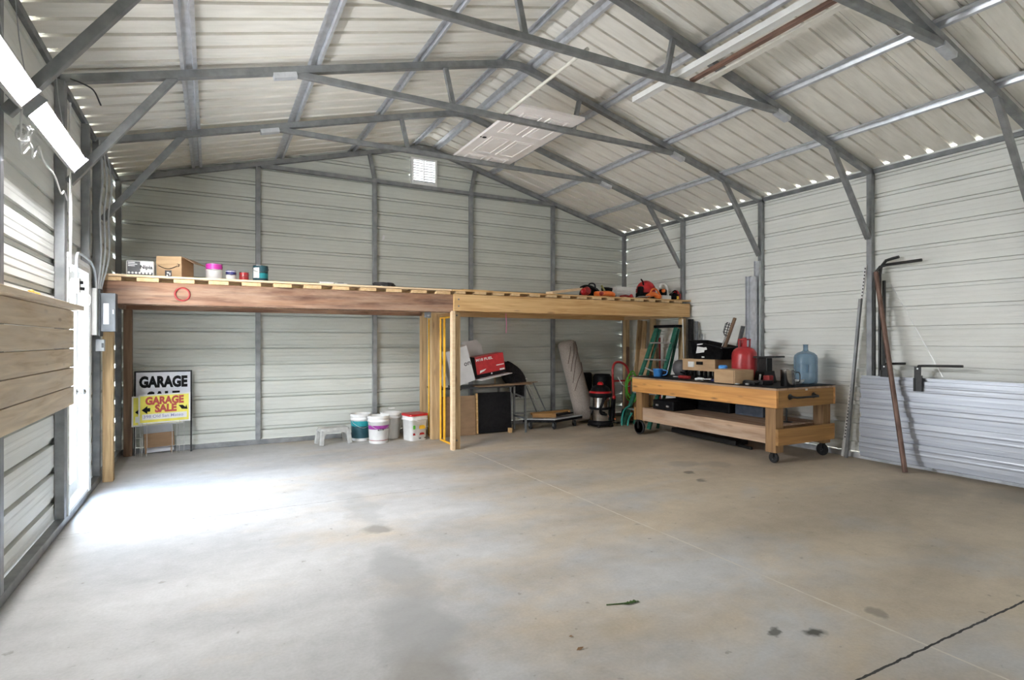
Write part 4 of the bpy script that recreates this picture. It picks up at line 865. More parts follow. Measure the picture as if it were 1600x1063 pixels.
m.prism([(0.10,-0.03),(0.235,-0.03),(0.235,-0.015),(0.10,-0.015)], fr + V((0,-0.001,0)), ex, ez, 0.001); m.prism([(0.15,-0.11),(0.235,-0.11),(0.235,-0.085),(0.15,-0.085)], fr + V((0,-0.002,0)), ex, ez, 0.001)
m.lathe([(0.013,0),(0.013,0.002)], fr + ex*0.0 + ez*-0.135 + V((0,-0.001,0)), mat=rot('X',90), n=12); m.build('white_print', WHITEP, t)
m = M(); m.beam((4.15,8.36,0.90),(4.14,8.42,1.18),0.08,0.06,up=(1,0,0)); tag(m.build('small_brown_carton', CARDD), 'narrow brown carton standing right behind the red box', 'carton')
m = M(); m.beam((4.22,8.535,0.726),(4.22,8.55,1.22),0.02,0.02,up=(1,0,0)); tag(m.build('thin_stick', PINEZ), 'thin upright stick right behind the red box', 'stick')
# black jacket
t = thing('black_jacket', (4.45, 8.35, 0.76), 'black cloth bundle draped over the right end of the table', 'clothing')
m = M(); rr = random.Random(5); rings = []
for k, (hx, hy, z, ox) in enumerate(((0.08,0.10,0.50,0.16),(0.13,0.13,0.62,0.13),(0.19,0.18,0.76,0.06),(0.22,0.19,0.86,0.0),(0.20,0.16,0.98,-0.06),(0.13,0.10,1.06,-0.10),(0.05,0.05,1.09,-0.12))):
    rings.append([V((4.47+ox+hx*(1+0.16*sin(5*a+k)+rr.uniform(-.06,.06))*cos(a), 8.40+hy*0.85*(1+0.12*sin(7*a+k*2))*sin(a), z+0.015*sin(4*a))) for a in [2*pi*i/28 for i in range(28)]])
loft_rings(m, rings); m.build('cloth', FABRIC, t, subsurf=1)
m = M(); m.lathe([(0.018,0),(0.018,0.02)], (4.64,8.2,0.80), n=10); m.build('button', WHITEP, t)
# metal side stand
t = thing('metal_stand', (4.36, 7.95, 0), 'bare rusty metal frame stand right of the black panel', 'stand')
for (p0, p1) in (((4.37,7.75,0.0),(4.37,7.75,0.22)), ((4.58,8.14,0.0),(4.58,8.14,0.70)), ((4.37,8.13,0.0),(4.37,8.13,0.70)), ):
    m = M(); m.beam(p0, p1, 0.03, 0.02, up=(0,1,0)); m.build('leg', GALVD, t)
for q0, q1 in (((4.37,8.13,0.22),(4.37,7.74,0.22)), ((4.37,8.13,0.26),(4.58,8.14,0.24)), ((4.37,8.13,0.58),(4.58,8.14,0.50))):
    m = M(); m.beam(q0, q1, 0.022, 0.024); m.build('crossbar', GALVD, t)
# poles leaning
for k, (x0, x1, lb) in enumerate(((4.50,4.86,'left one of the dark poles slanting down to the dolly'), (4.56,4.93,'middle one of the dark poles slanting down to the dolly'), (4.66,5.04,'right one of the dark poles slanting down from the black cloth'))):
    m = M(); m.tube([(x0+0.10, 8.19, 0.74),(x1, 8.20, 0.195)], 0.011, 8); tag(m.build('metal_pole', GALVD if k != 1 else ALU), lb, 'pole', 'poles by the black cloth')
# dolly
t = thing('dolly', (5.0, 8.05, 0), 'flat black dolly on casters with a pale edge, holding a wooden frame', 'dolly')
P_ = [(4.47,8.02),(4.90,7.72),(5.60,7.96),(5.18,8.28)]
m = M(); m.add([(x,y,z) for z in (0.12,0.16) for x,y in P_], [(3,2,1,0),(4,5,6,7),(0,1,5,4),(1,2,6,5),(2,3,7,6),(3,0,4,7)]); m.build('deck', BLACK, t, bevel=0.004)
m = M(); m.add([(x,y,z) for z in (0.161,0.175) for x,y in P_], [(3,2,1,0),(4,5,6,7),(0,1,5,4),(1,2,6,5),(2,3,7,6),(3,0,4,7)]); m.build('pale_board', LGREY, t)
for x, y in ((4.60,8.00),(4.93,7.80),(5.42,7.94),(5.18,8.18)):
    m = M(); m.box(x-0.025,y-0.02,0.05,x-0.02,y+0.02,0.12); m.box(x+0.02,y-0.02,0.05,x+0.025,y+0.02,0.12); m.box(x-0.03,y-0.03,0.112,x+0.03,y+0.03,0.12); k_ = m.build('caster', GALVD, t)
    m = M(); m.lathe([(0.044,-0.016),(0.05,-0.01),(0.05,0.01),(0.044,0.016)], (x,y,0.05), n=18, mat=rot('Y', 90)); m.build('wheel', RUBBER, k_)
t = thing('wooden_rack', (5.0, 8.0, 0.18), 'small orange-brown wooden rack lying on the dolly', 'rack')
m = M(); m.beam((4.62,7.97,0.225),(5.0,7.86,0.215),0.035,0.07); m.beam((4.66,8.10,0.235),(5.40,8.10,0.245),0.03,0.04); m.beam((5.36,8.0,0.235),(5.44,8.14,0.235),0.04,0.05); m.beam((5.0,7.88,0.19),(5.02,8.1,0.20),0.04,0.03); m.build('rails', OAKX, t, bevel=0.003)
m = M(); m.beam((5.02,7.90,0.215),(5.40,8.02,0.225),0.12,0.02); m.build('dark_panel', BLACK, t)
# rolled rug
t = thing('rolled_rug', (5.83, 8.35, 0), 'rolled greyish brown rug leaning against the back wall', 'rug')
p0, p1 = V((5.88, 8.26, 0.045)), V((5.60, 8.47, 1.44)); d = (p1 - p0).normalized(); sd = d.cross(V((0,1,0))).normalized(); up = sd.cross(d)
m = M(); rings = []
for k, (tt, rr_) in enumerate(((0,0.10),(0.008,0.165),(0.03,0.175),(0.25,0.178),(0.5,0.172),(0.75,0.168),(0.95,0.160),(0.985,0.145),(1.0,0.09))):
    rings.append([p0 + (p1-p0)*tt + (sd*cos(a) + up*sin(a)*0.9)*rr_*(1+0.015*sin(3*a+k)) for a in [2*pi*i/32 for i in range(32)]])
loft_rings(m, rings); m.build('rug_roll', RUG, t)
m = M()
def on_rug(tt, a, r=0.176): return p0 + (p1-p0)*tt + (sd*cos(a) + up*sin(a)*0.9)*r
for seq in (((0.97,-2.5),(0.85,-2.2),(0.72,-1.5),(0.6,-1.1),(0.48,-0.7)), ((0.95,-1.9),(0.84,-1.6),(0.74,-1.2),(0.62,-0.8)), ((0.70,-2.6),(0.60,-2.1),(0.5,-1.3),(0.38,-0.7)), ((0.30,-2.7),(0.2,-2.2),(0.08,-1.7)), ((0.92,-1.4),(0.85,-1.2),(0.72,-0.7))):
    m.tube([on_rug(a, b, 0.1755 if a < 0.9 else 0.165) for a, b in seq], 0.0065, 6, smooth_pts=6)
m.build('pattern_lines', RUGL, t)
m = M(); m.beam((6.10,8.53,0.0),(6.10,8.53,0.86),0.20,0.08,up=(0,1,0)); tag(m.build('black_case', BLACK, bevel=0.03), 'tall black case in the shadow right of the rolled rug', 'case')

# shop vacuum
t = thing('shop_vacuum', (5.80, 7.72, 0), 'steel shop vacuum with a red and black lid on a wheeled base', 'vacuum'); c = (5.80, 7.72)
m = M(); m.lathe([(0.001,0.03),(0.20,0.03),(0.215,0.05),(0.20,0.09),(0.17,0.11)], (c[0],c[1],0), n=28); m.build('base', BLACK, t)
for a in (45, 135, 225, 315):
    m = M(); m.lathe([(0.022,-0.012),(0.025,0),(0.022,0.012)], (c[0]+0.20*cos(R(a)), c[1]+0.20*sin(R(a)), 0.025), n=14, mat=rot('Y', 90)); m.build('wheel', RUBBER, t)
m = M(); m.lathe([(0.168,0.10),(0.172,0.12),(0.172,0.28),(0.178,0.29),(0.178,0.315),(0.172,0.325),(0.172,0.50),(0.165,0.51)], (c[0],c[1],0), n=32); m.build('drum', CHROME, t)
m = M(); m.lathe([(0.180,0.292),(0.186,0.30),(0.186,0.325),(0.180,0.333)], (c[0],c[1],0), n=32); m.build('drum_band', BLACK, t)
m = M(); m.lathe([(0.185,0.50),(0.195,0.52),(0.195,0.545),(0.18,0.57)], (c[0],c[1],0), n=32); m.build('lid_rim', BLACK, t)
m = M(); m.lathe([(0.19,0.567),(0.187,0.59),(0.165,0.60)], (c[0],c[1],0), n=32); m.build('red_ring', RED, t)
m = M(); m.lathe([(0.17,0.598),(0.15,0.65),(0.10,0.685),(0.05,0.70),(0.001,0.70)], (c[0],c[1],0), n=28); m.build('motor_head', BLACK, t)
m = M(); m.lathe([(0.055,0.70),(0.05,0.73),(0.025,0.75),(0.001,0.75)], (c[0],c[1],0), n=18); m.build('top_knob', RED, t)
m = M(); m.tube([(5.74,7.55,0.47),(5.70,7.47,0.50)], 0.032, 12); m.build('inlet_port', BLACK, t)
m = M(); m.tube([(5.70,7.48,0.50),(5.64,7.44,0.44),(5.62,7.48,0.32),(5.68,7.53,0.24),(5.78,7.53,0.22)], 0.022, 10, smooth_pts=5); m.build('hose', BLACK, t)
m = M(); m.beam((5.92,7.55,0.10),(5.94,7.54,0.48),0.06,0.05,up=(0,1,0)); m.build('side_bracket', BLACK, t, bevel=0.01)
for zz in (0.50, ): m = M(); m.lathe([(0.030,0),(0.034,0.02),(0.014,0.035)], (5.93,7.53,zz), n=14, mat=rot('X', 90)); m.build('latch', RED, t)
m = M(); m.lathe([(0.014,0),(0.014,0.012)], (5.94,7.51,0.14), n=10, mat=rot('X', 90)); m.build('latch', ORANGE, t)

# red hand truck with hose
t = thing('hand_truck', (6.55, 8.1, 0), 'red tube hand truck with a rounded handle behind the vacuum', 'hand truck')
m = M(); m.tube([(6.25,7.92,0.12),(6.34,8.05,0.55),(6.40,8.15,0.80),(6.42,8.17,0.95),(6.48,8.18,1.04),(6.60,8.18,1.05),(6.72,8.17,0.98),(6.77,8.15,0.84),(6.76,8.12,0.72),(6.66,8.02,0.50),(6.58,7.92,0.12)], 0.022, 10, smooth_pts=6); m.build('tube_frame', REDM, t)
m = M(); m.beam((6.38,8.1,0.72),(6.76,8.1,0.72),0.03,0.03); m.build('crossbar', REDM, t)
m = M(); m.box(6.22,7.80,0.005,6.62,7.95,0.015); m.build('toe_plate', BLACKM, t)
for xx in (6.24, 6.62):
    m = M(); m.lathe([(0.09,-0.025),(0.11,-0.015),(0.11,0.015),(0.09,0.025)], (xx,8.06,0.11), n=22, mat=rot('Y', 90)); m.build('wheel', RUBBER, t)
m = M(); rr = random.Random(2)
pts = [(6.585+0.13*cos(k*0.62)+rr.uniform(-.015,.015), 7.84+0.025*sin(k), 0.70+0.21*sin(k*0.62)+rr.uniform(-.02,.02)-0.005*k) for k in range(34)]
m.tube(pts, 0.012, 8, smooth_pts=3); tag(m.build('green_hose', LIME), 'bright green hose coiled at the right side of the red hand truck', 'hose')
m = M(); m.lathe([(0.15,0.45),(0.17,0.52),(0.17,0.78),(0.14,0.83),(0.001,0.84)], (6.36,8.41,0), n=22); m.lathe([(0.15,0.0),(0.16,0.02),(0.16,0.45)], (6.36,8.41,0), n=22)
tag(m.build('black_barrel', BLACK), 'black drum in the shadow between the hand truck and the wall', 'drum')
m = M(); m.tube([(6.38,7.98,0.80),(6.42,7.92,0.68),(6.50,7.92,0.63),(6.66,7.95,0.64),(6.76,8.0,0.70)], 0.008, 8, smooth_pts=5); tag(m.build('drooping_cord', WHITEP), 'thin white cord drooping across the red hand truck', 'cord')

# lumber leaning in the right corner
def lean(name, p0, p1, w, th, mt, label, cat, up=(0,1,0), group=None, bevel=0.002):
    m = M(); m.beam(p0, p1, w, th, up=up); return tag(m.build(name, mt, bevel=bevel), label, cat, group)
lean('lumber_board', (6.76,8.02,0.0), (6.96,8.06,1.82), 0.10, 0.03, PINEZ, 'tall pine board leaning left of the broad plywood piece', 'board')
lean('lumber_board', (6.84,7.93,0.0), (6.99,7.97,1.80), 0.035, 0.09, PINEZ, 'narrow edge-on pine board leaning beside the plywood piece', 'board')
lean('plywood_piece', (6.66,7.76,0.004), (6.885,7.82,1.30), 0.012, 0.30, CARD, 'broad tan plywood piece leaning left of the green ladder', 'plywood', up=(0,1,0.0))
lean('dark_stick', (6.83,8.335,0.0), (6.90,8.34,1.33), 0.05, 0.03, OLDZ, 'dark brown stick leaning behind the green hose', 'stick')
lean('red_rod', (6.93,7.50,0.0), (6.97,7.56,1.50), 0.03, 0.02, DRED, 'dark red rod standing between the corner posts and the ladder', 'rod')
lean('dark_channel', (6.98,6.83,0.0), (7.0,6.86,1.80), 0.06, 0.07, BLACKM, 'dark steel channel standing right of the corner loft post', 'channel')
lean('dark_channel', (6.96,6.70,0.0), (7.0,6.74,1.76), 0.04, 0.05, GALVD, 'slim dark channel standing beside the black steel one', 'channel')
lean('grey_strip', (6.965,6.55,0.0), (7.0,6.62,1.55), 0.03, 0.02, GALV, 'thin grey strip leaning at the wall behind the grey ball', 'strip')

# green step ladder
t = thing('step_ladder', (6.35, 7.1, 0), 'green fibreglass step ladder leaning folded behind the workbench', 'ladder')
fa0, fa1 = V((6.24,7.66,0.0)), V((6.74,7.38,1.66)); fb0, fb1 = V((6.30,7.09,0.0)), V((6.76,6.945,1.66))
for p0_, p1_ in ((fa0, fa1), (fb0, fb1)):
    m = M(); m.beam(p0_, p1_, 0.035, 0.075, up=(0,1,0)); m.build('front_rail', GREEN, t, bevel=0.004)
ra0, ra1 = V((6.46,7.64,0.0)), V((6.80,7.37,1.64)); rb0, rb1 = V((6.50,7.10,0.0)), V((6.82,6.95,1.64))
for p0_, p1_ in ((ra0, ra1), (rb0, rb1)):
    m = M(); m.beam(p0_, p1_, 0.03, 0.045, up=(0,1,0)); m.build('rear_rail', GREEN, t, bevel=0.004)
for k in range(1, 6):
    u_ = k/5.9; m = M(); m.beam(fa0.lerp(fa1,u_), fb0.lerp(fb1,u_), 0.075, 0.022); m.build('step', ALU, t)
m = M(); m.beam((6.78,7.42,1.685),(6.79,6.915,1.685),0.16,0.045); m.build('top_cap', BLACK, t, bevel=0.01)
m = M(); m.beam(fa0.lerp(fa1,0.6), rb0.lerp(rb1,0.5), 0.012, 0.02); m.build('spreader', ALU, t)
lean('white_rod', (6.94,6.91,0.0), (6.88,6.92,1.80), 0.014, 0.014, WHITEP, 'thin white rod leaning right of the ladder top', 'rod')
m = M(); m.tube([(6.08,7.50,0.02),(6.12,7.54,0.16),(6.20,7.57,0.28),(6.30,7.56,0.33)], 0.016, 8, smooth_pts=5); m.tube([(6.15,7.44,0.02),(6.20,7.46,0.14),(6.28,7.48,0.22)], 0.016, 8, smooth_pts=5)
tag(m.build('teal_hose', noisy('teal_hose', (0.02,0.25,0.20),(0.04,0.34,0.28),(10,10,10))), 'teal hose ends on the floor at the ladder foot', 'hose')

# ================================================================= workbench
B = thing('workbench', (6.36, 5.6, 0), 'rolling wooden workbench with a black top and pipe handle', 'workbench')
bx0, bx1, by0, by1 = 5.78, 6.895, 4.34, 6.88
m = M(); m.box(bx0-0.003, by0-0.003, 0.886, bx1, by1, 0.894); plab(m.build('top_mat', BLACK, B), 'black top mat')
m = M(); m.box(bx0, by0, 0.862, bx1, by1, 0.885); m.build('top_panel', WORNY, B)
m = M(); m.box(bx0, by0, 0.655, bx0+0.038, by1, 0.861); m.build('side_rail', OAKY, B, bevel=0.003)
m = M(); m.box(bx1-0.038, by0, 0.655, bx1, by1, 0.861); m.build('side_rail', OAKY, B, bevel=0.003)
for yy in (by0, by1-0.038):
    m = M(); m.box(bx0+0.039, yy, 0.655, bx1-0.039, yy+0.038, 0.861); m.build('end_rail', OAKX, B, bevel=0.003)
for (x0, y0, zb) in ((5.822, 4.382, 0.125), (5.822, 6.70, 0.225), (6.72, 4.382, 0.165), (6.72, 6.70, 0.225)):
    m = M(); m.box(x0, y0, zb, x0+0.14, y0+0.14, 0.861); m.build('leg', OAKZ, B, bevel=0.004)
m = M(); m.box(5.832, 4.524, 0.22, 5.868, 6.698, 0.42); m.build('lower_rail', WORNY, B, bevel=0.003)
m = M(); m.box(6.81, 4.524, 0.22, 6.848, 6.698, 0.42); m.build('lower_rail', WORNY, B, bevel=0.003)
m = M(); m.box(5.815, 4.342, 0.215, 6.885, 4.380, 0.41); m.build('lower_rail', OAKX, B, bevel=0.003)
m = M(); m.box(5.815, 6.842, 0.215, 6.885, 6.88, 0.41); m.build('lower_rail', OAKX, B, bevel=0.003)
m = M(); m.box(5.87, 4.53, 0.40, 6.808, 6.69, 0.418); m.build('lower_shelf', WORNY, B)
m = M(); m.tube([(6.02,by0,0.78),(6.02,by0-0.06,0.78),(6.04,by0-0.075,0.775),(6.44,by0-0.075,0.775),(6.46,by0-0.06,0.78),(6.46,by0,0.78)], 0.013, 10)
for xx in (6.02, 6.46): m.lathe([(0.036,0),(0.036,0.006),(0.02,0.01),(0.02,0.03)], (xx,by0,0.78), mat=rot('X', 90), n=18)
m.build('pipe_handle', BLACKM, B)
def caster(x, y, r, zt, spoke=False):
    m = M(); m.box(x-0.035, y-0.03, zt-0.008, x+0.035, y+0.03, zt); m.box(x-0.034, y-0.018, r*0.8, x-0.028, y+0.018, zt); m.box(x+0.028, y-0.018, r*0.8, x+0.034, y+0.018, zt)
    k_ = m.build('caster', BLACKM, B)
    m = M(); mt_ = rot('Y', 90)
    if spoke:
        m.lathe([(r*0.82,-0.018),(r,-0.014),(r,0.014),(r*0.82,0.018),(r*0.78,0.01),(r*0.78,-0.01),(r*0.82,-0.018)], (x,y,r), n=28, mat=mt_)
        m.lathe([(0.022,-0.02),(0.022,0.02)], (x,y,r), n=14, mat=mt_)
        for k in range(5):
            a = 2*pi*k/5; m.beam((x, y+0.015*cos(a), r+0.015*sin(a)), (x, y+r*0.8*cos(a), r+r*0.8*sin(a)), 0.016, 0.018, up=(1,0,0))
    else:
        m.lathe([(r*0.55,-0.016),(r*0.9,-0.018),(r,-0.01),(r,0.01),(r*0.9,0.018),(r*0.55,0.016)], (x,y,r), n=22, mat=mt_)
        m.lathe([(0.02,-0.024),(0.02,0.024)], (x,y,r), n=12, mat=mt_, mi=1)
    m.build('wheel', [RUBBER, GALV], k_)
caster(5.87, 4.44, 0.062, 0.125); caster(6.80, 4.45, 0.075, 0.165); caster(5.85, 6.79, 0.112, 0.225, True); caster(6.80, 6.79, 0.112, 0.225, True)
m = M(); m.box(6.30, 4.333, 0.845, 6.34, 4.339, 0.868); m.build('bottle_opener', ALU, B)
# below the bench top
lz = 0.419
t = thing('tool_case', (6.2, 6.35, lz), 'black tool case on the lower shelf of the bench, left end', 'case')
m = M(); m.box(5.90, 6.12, lz, 6.35, 6.55, lz+0.14); m.build('case_body', BLACK, t, bevel=0.015)
m = M(); m.box(5.885, 6.20, lz+0.05, 5.899, 6.25, lz+0.075); m.box(5.885, 6.42, lz+0.05, 5.899, 6.47, lz+0.075); m.build('latch', ALU, t)
m = M(); m.box(6.40, 5.55, lz, 6.75, 6.60, lz+0.20); tag(m.build('black_bin', BLACK, bevel=0.02), 'long black bin at the back of the bench lower shelf', 'bin')
m = M(); m.box(6.45, 5.05, lz, 6.76, 5.50, lz+0.14); tag(m.build('blue_grey_bin', noisy('blue_grey_plastic', (0.06,0.08,0.11),(0.09,0.11,0.15),(15,15,15)), bevel=0.015), 'dark bluish bin on the lower shelf near the handle end', 'bin')
t = thing('floor_jack_handle', (6.55, 4.75, lz), 'black upright rod with a flat foot on the lower shelf near the handle end', 'stand')
m = M(); m.tube([(6.40,4.66,lz),(6.40,4.66,0.66)], 0.012, 8); m.build('rod', BLACKM, t)
m = M(); m.lathe([(0.07,0),(0.07,0.006),(0.02,0.012)], (6.40,4.66,lz), n=18); m.build('foot', BLACKM, t)
m = M(); m.beam((6.3,5.1,0.02),(6.6,6.6,0.02),0.04,0.04); m.beam((6.35,5.3,0.06),(6.35,6.5,0.08),0.25,0.07); tag(m.build('dark_junk', BLACKM, bevel=0.01), 'low black gear on the floor under the bench', 'equipment')

# ---- on the bench
bz = 0.895
t = thing('blue_tub', (6.05, 6.62, bz), 'blue plastic measuring tub at the left end of the bench', 'tub')
m = M(); m.lathe([(0.058,0),(0.064,0.002),(0.072,0.11),(0.078,0.112),(0.078,0.118),(0.068,0.118),(0.058,0.01),(0.001,0.008)], (6.05,6.60,bz), n=24); m.build('tub_body', BLUE, t)
m = M(); m.tube([(6.09,6.54,bz+0.10),(6.12,6.48,bz+0.09),(6.11,6.48,bz+0.04),(6.09,6.535,bz+0.02)], 0.008, 8, smooth_pts=3); m.build('tub_handle', BLUE, t)
m = M(); m.lathe([(0.05,0),(0.07,0.02),(0.06,0.07),(0.001,0.09)], (6.205,6.64,bz), n=18, sx=1.1); m.lathe([(0.03,0.07),(0.04,0.09),(0.001,0.11)], (6.22,6.62,bz), n=14)
tag(m.build('dark_lump', noisy('dark_navy',(0.01,0.012,0.03),(0.03,0.03,0.06),(20,20,20))), 'small dark navy object right of the blue tub', 'object')
t = thing('grey_ball', (6.45, 6.52, bz), 'dark grey round ball-shaped helmet on the bench beside the blue tub', 'helmet')
m = M(); m.lathe([(0.05,0.002),(0.09,0.03),(0.118,0.08),(0.125,0.13),(0.115,0.185),(0.085,0.23),(0.04,0.252),(0.001,0.256)], (6.42,6.50,bz), n=30); m.build('shell', noisy('grey_shell',(0.09,0.085,0.09),(0.13,0.125,0.13),(10,10,10),rough=0.5), t)
m = M(); m.tube([(6.33,6.42,bz+0.07),(6.40,6.385,bz+0.05),(6.50,6.40,bz+0.06)], 0.012, 8, smooth_pts=3); m.build('edge_trim', BLACK, t)
# organiser with black bin
t = thing('parts_organiser', (6.45, 6.05, bz), 'tan wooden drawer box with a dark slot, under the black bin', 'organiser')
m = M(); m.box(6.28,5.70,bz+0.11,6.68,6.32,bz+0.28); m.build('drawer_box', CARD, t, bevel=0.004)
m = M(); m.box(6.26,6.08,bz+0.16,6.279,6.19,bz+0.24); m.build('white_card', WHITEP, t)
m = M(); m.box(6.262,5.92,bz+0.20,6.279,6.03,bz+0.245); m.build('dark_slot', BLACK, t)
for yy in (5.74, 5.90, 6.10, 6.28):
    for xx in (6.30, 6.62): m = M(); m.box(xx, yy-0.015, bz, xx+0.03, yy+0.015, bz+0.11); m.build('foot', BLACK, t)
t = thing('black_tote', (6.48, 5.95, bz+0.28), 'black plastic tote with a torn white label, on the tan drawer box', 'bin')
m = M(); zt = bz+0.281
for a_ in (0,):
    ring = lambda hx, hy, z: [V((6.50+x, 5.90+y, z)) for x, y in rrect(hx, hy, 0.03)]
    tl = lambda r_: [V((p.x, p.y, p.z + 0.16*(p.y-5.90))) for p in r_]
    loft_rings(m, [ring(0.17,0.27,zt), tl(ring(0.20,0.31,zt+0.20)), tl(ring(0.215,0.33,zt+0.205)), tl(ring(0.215,0.33,zt+0.225)), tl(ring(0.195,0.305,zt+0.225)), ring(0.16,0.26,zt+0.01)])
m.build('tote_body', BLACK, t)
m = M(); m.prism([(-0.10,-0.05),(0.06,-0.03),(0.07,0.0),(0.12,0.01),(0.11,0.045),(0.06,0.04),(-0.06,0.055)], (6.302,5.98,zt+0.13), (0,-1,0), (-0.16,0,1), 0.002); m.prism([(-0.06,0),(0.05,0.012),(0.06,0.03),(-0.05,0.02)], (6.288,5.98,zt+0.20), (0,-1,0), (-0.16,0,1), 0.002); m.prism([(-0.02,0),(0.03,0),(0.03,0.02),(-0.02,0.02)], (6.322,5.96,zt+0.02), (0,-1,0), (-0.16,0,1), 0.002)
m.build('torn_label', WHITEP, t)
t = thing('wire_tool', (6.62, 5.92, zt+0.1), 'wire cage work-light head sticking up out of the black tote', 'work light')
p0_, p1_ = V((6.62,5.93,zt+0.02)), V((6.70,5.80,zt+0.55)); dd = (p1_-p0_).normalized()
m = M(); m.tube([p0_, p0_+dd*0.36], 0.012, 8); m.build('stem', CHROME, t)
s1 = dd.cross(V((1,0,0))).normalized(); s2 = dd.cross(s1); m = M()
for k in range(8):
    a = 2*pi*k/8; o2 = (s1*cos(a)+s2*sin(a)); m.tube([p0_+dd*0.33+o2*0.012, p0_+dd*0.38+o2*0.048, p0_+dd*0.50+o2*0.052, p0_+dd*0.53+o2*0.03], 0.0035, 6)
for h_ in (0.38, 0.42, 0.46, 0.50): m.tube([p0_+dd*h_+(s1*cos(2*pi*k/16)+s2*sin(2*pi*k/16))*0.050 for k in range(16)], 0.0035, 6, closed=True)
m.build('cage', BLACKM, t)
lean('wooden_stick', (6.59,5.86,zt+0.03), (6.69,5.70,zt+0.60), 0.042, 0.042, OLDZ, 'brown wooden stick poking up out of the black tote', 'stick', bevel=0.012)
lean('short_channel', (6.86,5.92,bz), (6.93,5.76,1.66), 0.06, 0.03, GALV, 'short steel channel leaning left of the tall bundle behind the red tank', 'channel')
# cardboard box on bench
t = thing('small_carton', (5.98, 5.12, bz), 'small closed cardboard carton at the front edge of the bench', 'box')
rz = Matrix.Rotation(R(-3), 3, 'Z'); c0 = V((6.0,5.135,bz+0.088))
m = M(); m.obox(c0, (0.33,0.35,0.174), rz); m.build('carton', CARD, t, bevel=0.003)
m = M(); m.obox(c0 + rz @ V((-0.166,-0.16,0)), (0.002,0.012,0.17), rz); m.build('edge_flap', CARDD, t)
t = thing('shop_towel_roll', (6.25, 5.42, bz), 'blue and white cup behind the small carton', 'cup')
m = M(); m.lathe([(0.05,0),(0.055,0.17)], (6.17,5.46,bz), n=20); m.build('cup_body', WHITEP, t)
m = M(); m.lathe([(0.058,0.17),(0.06,0.20),(0.045,0.215),(0.001,0.215)], (6.17,5.46,bz), n=20); m.build('cup_lid', BLUE, t)
# red gas tank
t = thing('red_tank', (6.33, 5.28, bz), 'red steel gas cylinder with a collar, behind the small carton', 'gas cylinder'); c = (6.40, 5.30, bz)
m = M(); m.lathe([(0.13,0.0),(0.155,0.03),(0.163,0.07),(0.163,0.345),(0.157,0.385),(0.138,0.42),(0.105,0.447),(0.06,0.465),(0.03,0.47),(0.001,0.471)], c, n=36); m.build('cylinder', REDM, t)
m = M(); m.lathe([(0.034,0.455),(0.034,0.50),(0.02,0.52)], c, n=18); m.build('neck', REDM, t)
m = M(); a0, a1 = R(-60), R(240)
for zz in (0.565,): m.tube([(c[0]+0.075*cos(a0+(a1-a0)*k/20), c[1]+0.075*sin(a0+(a1-a0)*k/20), c[2]+zz) for k in range(21)], 0.010, 8)
for a in (R(-30), R(60), R(150), R(225)): m.beam((c[0]+0.072*cos(a), c[1]+0.072*sin(a), c[2]+0.44), (c[0]+0.075*cos(a), c[1]+0.075*sin(a), c[2]+0.565), 0.05, 0.006, up=(cos(a), sin(a), 0))
m.build('collar', REDM, t)
m = M(); m.lathe([(0.018,0.52),(0.018,0.56),(0.03,0.565),(0.03,0.59),(0.001,0.592)], c, n=12); m.build('valve', DRED, t)
# black stand
t = thing('black_stand', (6.50, 4.97, bz), 'black flat-topped tool rest on a thick column, right of the red tank', 'stand')
m = M(); m.beam((6.45,5.125,1.225),(6.47,4.80,1.235),0.20,0.022); m.build('top_plate', BLACKM, t, bevel=0.003)
m = M(); m.box(6.41,4.955,1.04,6.52,5.085,1.214); m.build('column', BLACKM, t, bevel=0.006)
m = M(); m.prism([(-0.10,0),(0.10,0),(0.095,0.03),(0.07,0.12),(0.065,0.15),(-0.065,0.15),(-0.07,0.12),(-0.095,0.03)], (6.36,5.02,bz), (0,-1,0), (0,0,1), -0.2); m.build('base', BLACKM, t)
m = M(); m.tube([(6.30,4.98,bz+0.03),(6.28,4.95,bz+0.11)], 0.012, 8); m.build('pale_grip', WHITEP, t)
m = M(); m.box(6.33,4.86,bz,6.42,4.95,bz+0.10); m.build('red_block', DRED, t, bevel=0.01)
# steel pot and bottle
t = thing('steel_canister', (6.13, 4.44, bz), 'shiny steel canister at the front right corner of the bench top', 'canister')
m = M(); m.lathe([(0.075,0),(0.078,0.004),(0.078,0.19),(0.081,0.195),(0.081,0.20),(0.073,0.20),(0.072,0.01),(0.001,0.01)], (6.13,4.45,bz), n=32); m.build('canister_body', CHROME, t)
m = M(); m.tube([(6.18,4.385,bz+0.17),(6.21,4.35,bz+0.16),(6.21,4.35,bz+0.06),(6.18,4.385,bz+0.04)], 0.007, 8, smooth_pts=3); m.build('canister_handle', BLACKM, t)
BOT = clear('blue_clear_plastic', (0.22,0.36,0.48), 0.42, 0.12)
t = thing('water_bottle', (6.66, 4.58, bz), 'large translucent blue water bottle near the right wall', 'bottle'); c = (6.66,4.58,bz)
m = M(); m.lathe([(0.001,0.012),(0.10,0.004),(0.128,0.012),(0.137,0.04),(0.137,0.13),(0.134,0.14),(0.137,0.15),(0.137,0.235),(0.134,0.245),(0.137,0.255),(0.137,0.33),(0.128,0.365),(0.095,0.395),(0.05,0.412),(0.032,0.422),(0.028,0.44),(0.028,0.49),(0.031,0.492),(0.031,0.50),(0.024,0.50)], c, n=40); m.build('bottle_body', BOT, t)
m = M(); m.box(6.55,4.475,bz+0.15,6.57,4.50,bz+0.25); m.build('moulded_grip', BOT, t, bevel=0.004)
m = M()
for k in range(5): m.tube([(6.37+0.10*cos(a)*(1+0.06*k)+0.01*sin(k*3), 4.58+0.10*sin(a)*(1+0.05*k)-0.01*k, bz+0.017+0.011*k+0.007*sin(3*a+k)) for a in [2*pi*i/22 for i in range(22)]], 0.006, 6, closed=True)
